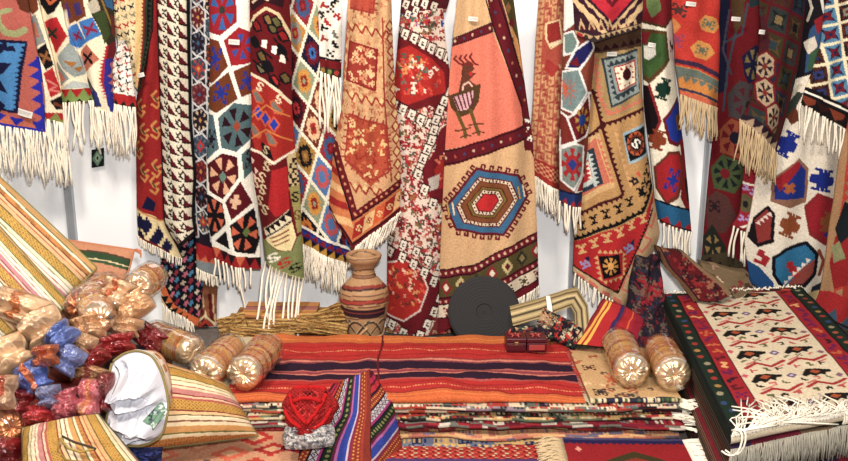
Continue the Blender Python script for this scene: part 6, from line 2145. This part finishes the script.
# small pink and green one behind
s = pillow(0, 0, 0, 0, 0, 0, 0.04, nu=90, nv=90, seed=4, crump=0.004, quad=[(66, 240, -0.62), (134, 250, -0.62), (114, 326, -0.72), (54, 322, -0.72)])
s.fill((190, 136, 104))
s.stripes((s.V + 0.05 * np.sin(s.U * 3)) * 1.35, [(0.18, (196, 140, 106)), (0.03, (90, 70, 50)), (0.10, (60, 86, 56)), (0.02, (220, 200, 160)), (0.05, (70, 96, 64)), (0.20, (200, 146, 112)), (0.04, (150, 90, 80)), (0.06, (206, 150, 120)), (0.14, (96, 36, 64)), (0.04, (190, 120, 120)), (0.08, (90, 34, 60)), (0.2, (196, 140, 110))])
o = emit_pillow(s, 'striped_cushion', M_COTTON)
tag(o, 'small pinkish cushion with green and plum bands at the foot of the bare wall', 'cushion')
piping(s, o, (170, 110, 80))
c = s.base[0, -1]
for q in range(5):
    V, Fc = tubes([[c, c + np.array([0.012 + 0.003 * q, -0.004, 0.004 - 0.004 * q]), c + np.array([0.026, -0.006 - 0.002 * q, -0.001 - 0.005 * q])]], 0.003, 5)
    raw_mesh('corner_tassel', V, Fc, M_COTTON, o, col=lin((190, 120, 90)))

# ------------------------------------------------------------------ bolsters and satin cushions in clear bags
GS = (248, 214, 176)


def heap_bolster(px, py, Y, r, ln, label, seed, dx=0.0, dz=0.0, satin=GS):
    f = AT(px, py, Y)
    d = np.array([dx, 1.0, dz])
    d /= np.linalg.norm(d)
    return bolster(f, f + d * ln, r, label, seed, satin=satin, grp='wrapped bolsters heaped at the left', film_amp=0.0035, crush=0.012)


heap_bolster(78, 306, -1.04, 0.046, 0.18, 'wrapped orange bolster touching the corner of the large cushion', 14, 0.2, 0.05, (214, 130, 70))
heap_bolster(99, 320, -1.13, 0.046, 0.18, 'wrapped gold bolster in the middle of the heap', 17, -0.5, 0.15)
heap_bolster(136, 288, -0.92, 0.046, 0.14, 'wrapped gold bolster highest at the right of the heap', 16, 0.12, 0.0)
bolster(AT(194, 352, -0.83), AT(150, 334, -0.74), 0.050, 'wrapped gold bolster lying sideways behind the open striped bag', 19)
bolster(AT(12, 428, -1.42), AT(-14, 410, -1.24), 0.045, 'wrapped orange bolster at the lower left edge', 20, satin=(222, 150, 90))


def packet(cx, cy, hw, hh, ang, Y, col, label, seed, thick=0.04, col2=None, film=True, nm='satin_cushion', tilt=0.55):
    s = pillow(cx, cy, hw, hh, ang, Y, thick, tilt, 60, 60, 0.020, seed, cs=4.2, p=2.6, pinch=0.02, ridge=0.42, round_=0.14, waist=0.28)
    s.P += (0.006 * s.h * np.sin(s.U * 22 + 3 * np.sin(s.V * 5 + seed)) * np.abs(s.V - 0.5) * 2)[..., None] * s.n
    s.fill(col)
    if col2 is not None:
        s.fill(col2, np.abs(s.U - 0.5 + 0.05 * np.sin(s.V * 9)) < 0.11)
        s.fill(tuple(min(255, int(c * 1.15)) for c in col2), (np.abs(s.U - 0.5) < 0.05) & ((s.V * 14 % 1) < 0.5))
    root = emit_pillow(s, nm, M_SATIN)
    tag(root, label, 'cushion', 'satin cushions in clear bags')
    if film:
        wrap_of(s, root, 0.010, 0.008, seed, 4)
    return root


packet(22, 308, 29, 16, -18, -1.17, GS, 'crumpled gold satin cushion below the striped cushions', 51, thick=0.06, col2=(206, 130, 66))
packet(42, 327, 22, 16, 32, -1.21, GS, 'crumpled gold satin cushion just above the blue ones', 52, thick=0.06)
packet(10, 356, 22, 18, 40, -1.30, (244, 210, 170), 'crumpled gold satin cushion at the left edge beside blue satin', 53, thick=0.06)
packet(116, 294, 18, 16, -20, -0.99, GS, 'crumpled gold satin cushion below the pinkish cushion', 54, thick=0.055, col2=(206, 120, 60))
packet(134, 306, 19, 14, 35, -1.01, (240, 196, 150), 'crumpled gold satin cushion at the right end of the heap', 55, thick=0.05)
packet(88, 328, 18, 14, 15, -1.13, (236, 190, 146), 'crumpled gold satin cushion left of the red ones', 56, thick=0.05)
packet(126, 326, 17, 10, -12, -1.05, (232, 190, 150), 'flat gold satin cushion behind the upper red one', 57, thick=0.04)
packet(62, 337, 17, 13, 50, -1.26, (116, 140, 206), 'upper blue satin cushion in clear film', 31)
packet(70, 360, 14, 15, -30, -1.30, (140, 154, 210), 'pale blue satin cushion right of the orange band', 32)
packet(33, 377, 17, 17, 35, -1.34, (110, 136, 210), 'bright blue satin cushion at the left', 33, col2=(196, 110, 60))
packet(49, 397, 13, 12, 10, -1.38, (150, 156, 196), 'grey-blue crumpled cushion above the bright red one', 34)
packet(18, 402, 18, 14, -15, -1.37, (150, 20, 34), 'dark red satin cushion near the left edge', 35)
packet(38, 415, 15, 11, 10, -1.41, (196, 24, 44), 'bright red satin cushion on the lower striped bag', 36)
packet(66, 404, 16, 15, 20, -1.38, (206, 110, 126), 'pink satin cushion left of its pink twin', 37)
packet(90, 398, 14, 20, -8, -1.36, (214, 120, 132), 'pink satin cushion beside the open bag', 38, col2=(222, 150, 110))
packet(106, 392, 9, 20, 5, -1.33, (150, 18, 36), 'narrow crimson cushion squeezed beside the open bag', 39)
packet(90, 373, 18, 9, -18, -1.27, (206, 160, 116), 'tan banded cushion above the pink ones', 40, col2=(170, 80, 60))
packet(116, 345, 20, 11, 12, -1.14, (182, 26, 44), 'red satin cushion above the mouth of the open bag', 41)
packet(96, 357, 14, 10, 35, -1.22, (176, 24, 40), 'red satin cushion right of the pale blue one', 42)
packet(150, 338, 17, 12, -35, -1.00, (140, 18, 30), 'dark red cushion before the sideways bolster', 43, film=False)
packet(46, 356, 14, 11, 10, -1.33, (206, 120, 64), 'orange embroidered cushion between the blue ones', 44, col2=(190, 84, 44))
packet(84, 344, 13, 11, -20, -1.22, (224, 186, 150), 'pale gold cushion right of the upper blue one', 45)
packet(6, 452, 17, 15, 0, -1.47, (150, 18, 34), 'crimson cushion in the lower left corner', 46)
packet(6, 392, 12, 18, 0, -1.40, (214, 180, 150), 'pale wrapped cushion at the left edge', 47, col2=(190, 100, 70))

# ------------------------------------------------------------------ open striped bag stuffed with white plastic
root = empty('striped_bag', tuple(AT(190, 440, -1.22)))
tag(root, 'open yellow striped bag stuffed with crumpled white plastic', 'bag')
o0 = np.array(root.location)


def shifted(s):
    s.P = s.P - o0
    s.backs.P = s.backs.P - o0
    s.base = s.base - o0
    return s


s = shifted(pillow(0, 0, 0, 0, 0, 0, 0.08, nu=190, nv=150, seed=6, crump=0.008, cs=3.0, p=2.4, quad=[(136, 354, -1.13), (226, 384, -1.10), (258, 436, -1.20), (128, 452, -1.32)]))
s.fill((226, 200, 150))
cushion_stripes(s, s.V * 26 + 0.4 * np.sin(s.U * 5), s.U * 34, -4)
s.C *= np.array([0.86, 0.76, 0.60])
emit_pillow(s, 'cover', M_COTTON, root)
piping(s, root, (96, 92, 60), 0.003)
# mouth: rolled rim and lining
rimpx = [(112, 362), (124, 353), (138, 350), (153, 356), (162, 374), (167, 392), (169, 408), (163, 436), (146, 446), (128, 447), (113, 438), (105, 424), (110, 405), (113, 392), (108, 378)]
k = len(rimpx)
tt = np.linspace(0, k, 90)
rp = np.array(rimpx + [rimpx[0]], float)
rx, ry = np.interp(tt, range(k + 1), rp[:, 0]), np.interp(tt, range(k + 1), rp[:, 1])
ker = np.ones(5) / 5
rx = np.convolve(np.pad(rx, 2, 'wrap'), ker, 'valid')
ry = np.convolve(np.pad(ry, 2, 'wrap'), ker, 'valid')
RY = -1.235 - 0.0016 * (ry - 350)
rim = AT(rx, ry, RY) - o0
V, Fc = tubes([rim.tolist()], 0.0035, 7)
raw_mesh('rim', V, Fc, M_COTTON, root, col=lin((120, 104, 64)))
# band of cloth just behind the rim
ctr = rim.mean(0) + np.array([0.05, 0.10, 0.0])
G = np.stack([rim * (1 - f) + (rim * 0.75 + ctr * 0.25 + np.array([0, 0.06, 0])) * f for f in np.linspace(0, 1, 14)], 0)
sb = Surf(G, np.repeat(np.linspace(0, 60, 90)[None], 14, 0), np.repeat(np.linspace(0, 6, 14)[:, None], 90, 1))
cushion_stripes(sb, sb.Y, sb.X, 0)
sb.thick = (0.0, 0.006, 0.0)
emit(sb, 'mouth_band', M_COTTON, root)
# crumpled white plastic
M_WPL, _t, _b = principled('white_plastic_sheet', lin((192, 192, 200)), 0.3)
_b.inputs['Specular IOR Level'].default_value = 0.6
nr, na = 46, 120
f = np.linspace(0, 1, nr)
th = np.linspace(0, 2 * math.pi, na)
ii = np.interp(th, np.linspace(0, 2 * math.pi, 90), np.arange(90))
edge = np.stack([np.interp(ii, np.arange(90), rim[:, e]) for e in range(3)], -1)
cen = rim.mean(0)
G = cen + (edge - cen)[None] * f[:, None, None]
xx, zz = G[..., 0], G[..., 2]
hgt = 0.05 * (1 - f ** 2)[:, None] * np.ones(na)
for sc, am, sd in ((12, 0.075, 1), (26, 0.035, 2), (60, 0.010, 3)):
    hgt = hgt + am * (1 - 2 * np.abs(vnoise(xx * sc, zz * sc, sd))) * (1 - f ** 4)[:, None]
G = G + np.stack([0 * hgt, -hgt + 0.008, 0 * hgt], -1)
sw = Surf(G, xx, zz)
sw.flip = True
sw.fill((192, 192, 200))
sw.thick = (0, 0.003, 0)
ob = emit(sw, 'plastic_stuffing', M_WPL, root, smooth=False)
# printed paper flap sticking out of the mouth
s = cloth([[(140, 424, -1.40), (160, 402, -1.37)], [(152, 432, -1.40), (168, 411, -1.37)]], -1.4, res=2.2, bulge=0.006, wob=0.004, seed=51, smooth=0, thick=0.004)
s.P = s.P - o0
s.fill((120, 150, 130)).specks(34, [(138, 402), (168, 402), (168, 432), (138, 432)], [(60, 84, 70), (206, 214, 206), (90, 110, 140)], 4, 61)
emit(s, 'printed_flap', M_TAG, root)

# second striped bag along the bottom edge
s = pillow(0, 0, 0, 0, 0, 0, 0.05, nu=170, nv=120, seed=8, crump=0.010, cs=3.0, quad=[(22, 428, -1.45), (98, 414, -1.42), (146, 470, -1.50), (24, 492, -1.58)])
s.fill((222, 196, 140))
cushion_stripes(s, s.U * 32 + 2.0 * np.sin(s.V * 2), s.V * 24, -6)
s.C *= np.array([0.9, 0.82, 0.68])
o = emit_pillow(s, 'striped_bag', M_COTTON)
tag(o, 'closed striped bag with a knotted flap at the bottom left', 'bag')
piping(s, o, (70, 66, 44), 0.003)
for q, pts in enumerate(([(60, 438), (68, 448), (80, 452), (94, 449)], [(62, 436), (74, 442), (88, 446), (96, 449)], [(60, 438), (58, 450), (66, 460), (84, 462)])):
    V, Fc = tubes([[AT(x, y, -1.535 - 0.0008 * (y - 440)) for x, y in pts]], 0.003, 6)
    raw_mesh('flap_cord', V, Fc, M_COTTON, o, col=lin([(150, 124, 64), (60, 50, 40), (130, 104, 54)][q]))
# dark blue cloth peeping out below the open bag
s = pillow(143, 456, 20, 9, 0, -1.41, 0.03, 0.5, 40, 30, 0.010, 61)
s.fill((34, 40, 84))
s.uv(40, 30).specks(20, [(0, 0), (40, 0), (40, 30), (0, 30)], [(60, 70, 130), (24, 26, 50)], 6, 62)
tag(emit_pillow(s, 'scrap_cloth', M_COTTON), 'dark blue cloth under the front of the open striped bag', 'cloth')

# ------------------------------------------------------------------ striped shawl over the front of the pile
s = cloth([[(333, 385, -1.00), (351, 377, -0.99), (370, 371, -0.985)], [(312, 413, -1.115), (346, 413, -1.125), (371, 412, -1.12)], [(288, 440, -1.165), (330, 442, -1.18), (370, 442, -1.18)], [(258, 480, -1.23), (316, 484, -1.25), (372, 484, -1.25)]], -1.1, res=2.0, bulge=0.01, wob=0.006, seed=71, smooth=3, thick=0.012)
s.fill((140, 40, 44))
SH = [(0.07, (112, 24, 50)), (0.05, (190, 40, 90)), (0.03, (120, 30, 50)), (0.06, (196, 44, 60)), (0.03, (60, 30, 50)), (0.09, 'dotr'), (0.02, (40, 30, 40)), (0.09, 'dia'), (0.03, (176, 60, 130)), (0.02, (40, 30, 50)), (0.10, 'grn'), (0.03, (120, 40, 80)), (0.03, (190, 110, 170)), (0.09, (64, 84, 170)), (0.02, (206, 190, 200)), (0.03, (150, 50, 90)), (0.10, 'dotr'), (0.03, (176, 70, 50)), (0.1, (150, 60, 44))]


def shawl(s, A, B):
    a = 0.0
    for wd, c in SH:
        m = (A >= a) & (A < a + wd)
        if isinstance(c, str):
            s.fill({'dotr': (160, 60, 44), 'dia': (206, 196, 200), 'grn': (44, 60, 44)}[c], m)
            f = (A - a) / wd
            if c == 'dotr':
                dd = np.abs((f * 2 % 1) - 0.5) + np.abs((B * 30 + np.floor(f * 2) * 0.5) % 1 - 0.5)
                s.fill((222, 160, 70), m & (dd < 0.3))
            elif c == 'dia':
                dd = np.abs(f - 0.5) + 0.5 * np.abs((B * 16) % 1 - 0.5) * 2
                s.fill((60, 34, 60), m & (dd > 0.36) & (dd < 0.55))
                s.fill((60, 34, 60), m & (dd < 0.15))
            else:
                dd = np.hypot(f - 0.5, ((B * 20) % 1 - 0.5) * 0.8)
                s.fill((140, 160, 90), m & (dd < 0.24))
                s.fill((190, 90, 110), m & (dd < 0.1))
        else:
            s.fill(c, m)
        a += wd
    return s


shawl(s, s.U, s.V)
s.C *= 0.8
s2 = cloth([[(369.5, 371, -0.985), (372, 371.5, -0.985)], [(371, 392, -1.05), (383, 390, -1.02)], [(371, 412, -1.12), (393, 405, -1.06)], [(371, 442, -1.18), (401, 440, -1.09)], [(372, 484, -1.25), (404, 462, -1.12)]], -1.1, res=2.0, bulge=0.008, wob=0.004, seed=72, smooth=3, thick=0.012)
dg = (s2.X * 0.68 + s2.Y * 0.55)
A2 = ((dg - 455) / 68)
shawl(s2, A2, (s2.X * 0.6 - s2.Y * 0.7) / 60 + 10)
s2.fill((150, 50, 44), A2 < 0.0)
s2.C *= 0.8
root = emit([s, s2], 'striped_shawl', M_WOOL)
tag(root, 'narrow-striped woven shawl in blue, magenta and green over the pile front', 'shawl')
# red crocheted scarf and the grey print cloth under it
s = pillow(309, 436, 28, 14, 4, -1.235, 0.04, 0.75, 70, 50, 0.014, 81, p=2.0, round_=0.3, cs=5)
s.fill((190, 184, 180))
s.uv(60, 36).specks(330, [(0, 0), (60, 0), (60, 36), (0, 36)], [(130, 130, 134), (216, 212, 206), (104, 104, 112), (150, 140, 140)], 3.2, 63)
tag(emit_pillow(s, 'print_scarf', M_COTTON), 'grey and white print scarf bunched under the red crocheted one', 'scarf')

u, v = np.meshgrid(np.linspace(0, 2 * math.pi, 170), np.linspace(0, 1, 110))
c = AT(309, 410, -1.20)
k = axis_depth(c) / F
R = 27.5 * k
ph = v * math.pi / 2 * 1.12
out = 1 + 0.10 * np.sin(3 * u + 0.6) * v + 0.05 * np.sin(7 * u + 1.2 * np.sin(2 * u)) * v
fold = 0.13 * (1 - 2 * np.abs(vnoise(3.2 * np.cos(u) * v * 1.6 + 5, 3.2 * np.sin(u) * v * 1.6, 7))) + 0.06 * (1 - 2 * np.abs(vnoise(9 * np.cos(u) * v + 5, 9 * np.sin(u) * v, 8)))
rr_ = R * np.sin(ph) * out
hz = R * 0.62 * (np.cos(ph) + fold * 1.3 * np.cos(ph * 0.9))
tl = 0.55
e1 = np.array([1, 0, 0])
e2 = np.array([0, math.sin(tl + 0.2), math.cos(tl + 0.2)])
e3 = np.array([0, -math.cos(tl + 0.2), math.sin(tl + 0.2)])
G = c + (rr_ * np.cos(u) * 0.98)[..., None] * e1 + (rr_ * np.sin(u) * 0.92)[..., None] * e2 + hz[..., None] * e3
lx, ly = rr_ * np.cos(u) / R, rr_ * np.sin(u) / R
# crocheted knots stand proud
kn = np.cos(lx * 42) * np.cos(ly * 42)
G = G + (0.0022 * kn)[..., None] * e3
s = Surf(G, lx, ly)
s.flip = True
s.fill((158, 18, 22))
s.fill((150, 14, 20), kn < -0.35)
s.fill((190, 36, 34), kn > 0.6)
for a in range(6):
    q = 0.35 + 0.12 * (a % 2)
    cx_, cy_ = q * math.cos(a * 1.05), q * math.sin(a * 1.05)
    s.fill((200, 56, 48), np.abs(np.hypot(lx - cx_, ly - cy_) - 0.13) < 0.022)
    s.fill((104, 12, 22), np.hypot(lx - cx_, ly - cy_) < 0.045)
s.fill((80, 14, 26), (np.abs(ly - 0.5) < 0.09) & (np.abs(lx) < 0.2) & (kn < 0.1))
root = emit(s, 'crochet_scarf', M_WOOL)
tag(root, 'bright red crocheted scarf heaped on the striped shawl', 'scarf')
# raised crocheted bands folded across it
for q, (xa, ya, xb, yb, xm, ym) in enumerate(((-0.7, 0.5, 0.0, -0.75, -0.55, -0.2), (0.65, 0.55, 0.0, -0.75, 0.55, -0.15), (-0.5, 0.1, 0.5, 0.1, 0.0, 0.35), (-0.85, -0.1, -0.2, -0.85, -0.7, -0.6), (0.85, -0.05, 0.25, -0.85, 0.72, -0.6), (-0.6, 0.75, 0.6, 0.75, 0, 0.92))):
    pts = []
    for t in np.linspace(0, 1, 16):
        x = (1 - t) ** 2 * xa + 2 * t * (1 - t) * xm + t * t * xb
        y = (1 - t) ** 2 * ya + 2 * t * (1 - t) * ym + t * t * yb
        rr2 = math.hypot(x, y)
        i = int(np.argmin((lx - x) ** 2 + (ly - y) ** 2))
        pts.append(G.reshape(-1, 3)[i] + 0.003 * e3)
    V, Fc = tubes([pts], 0.006, 7)
    raw_mesh('crochet_band', V, Fc, M_WOOL, root, col=lin((160, 22, 24)))
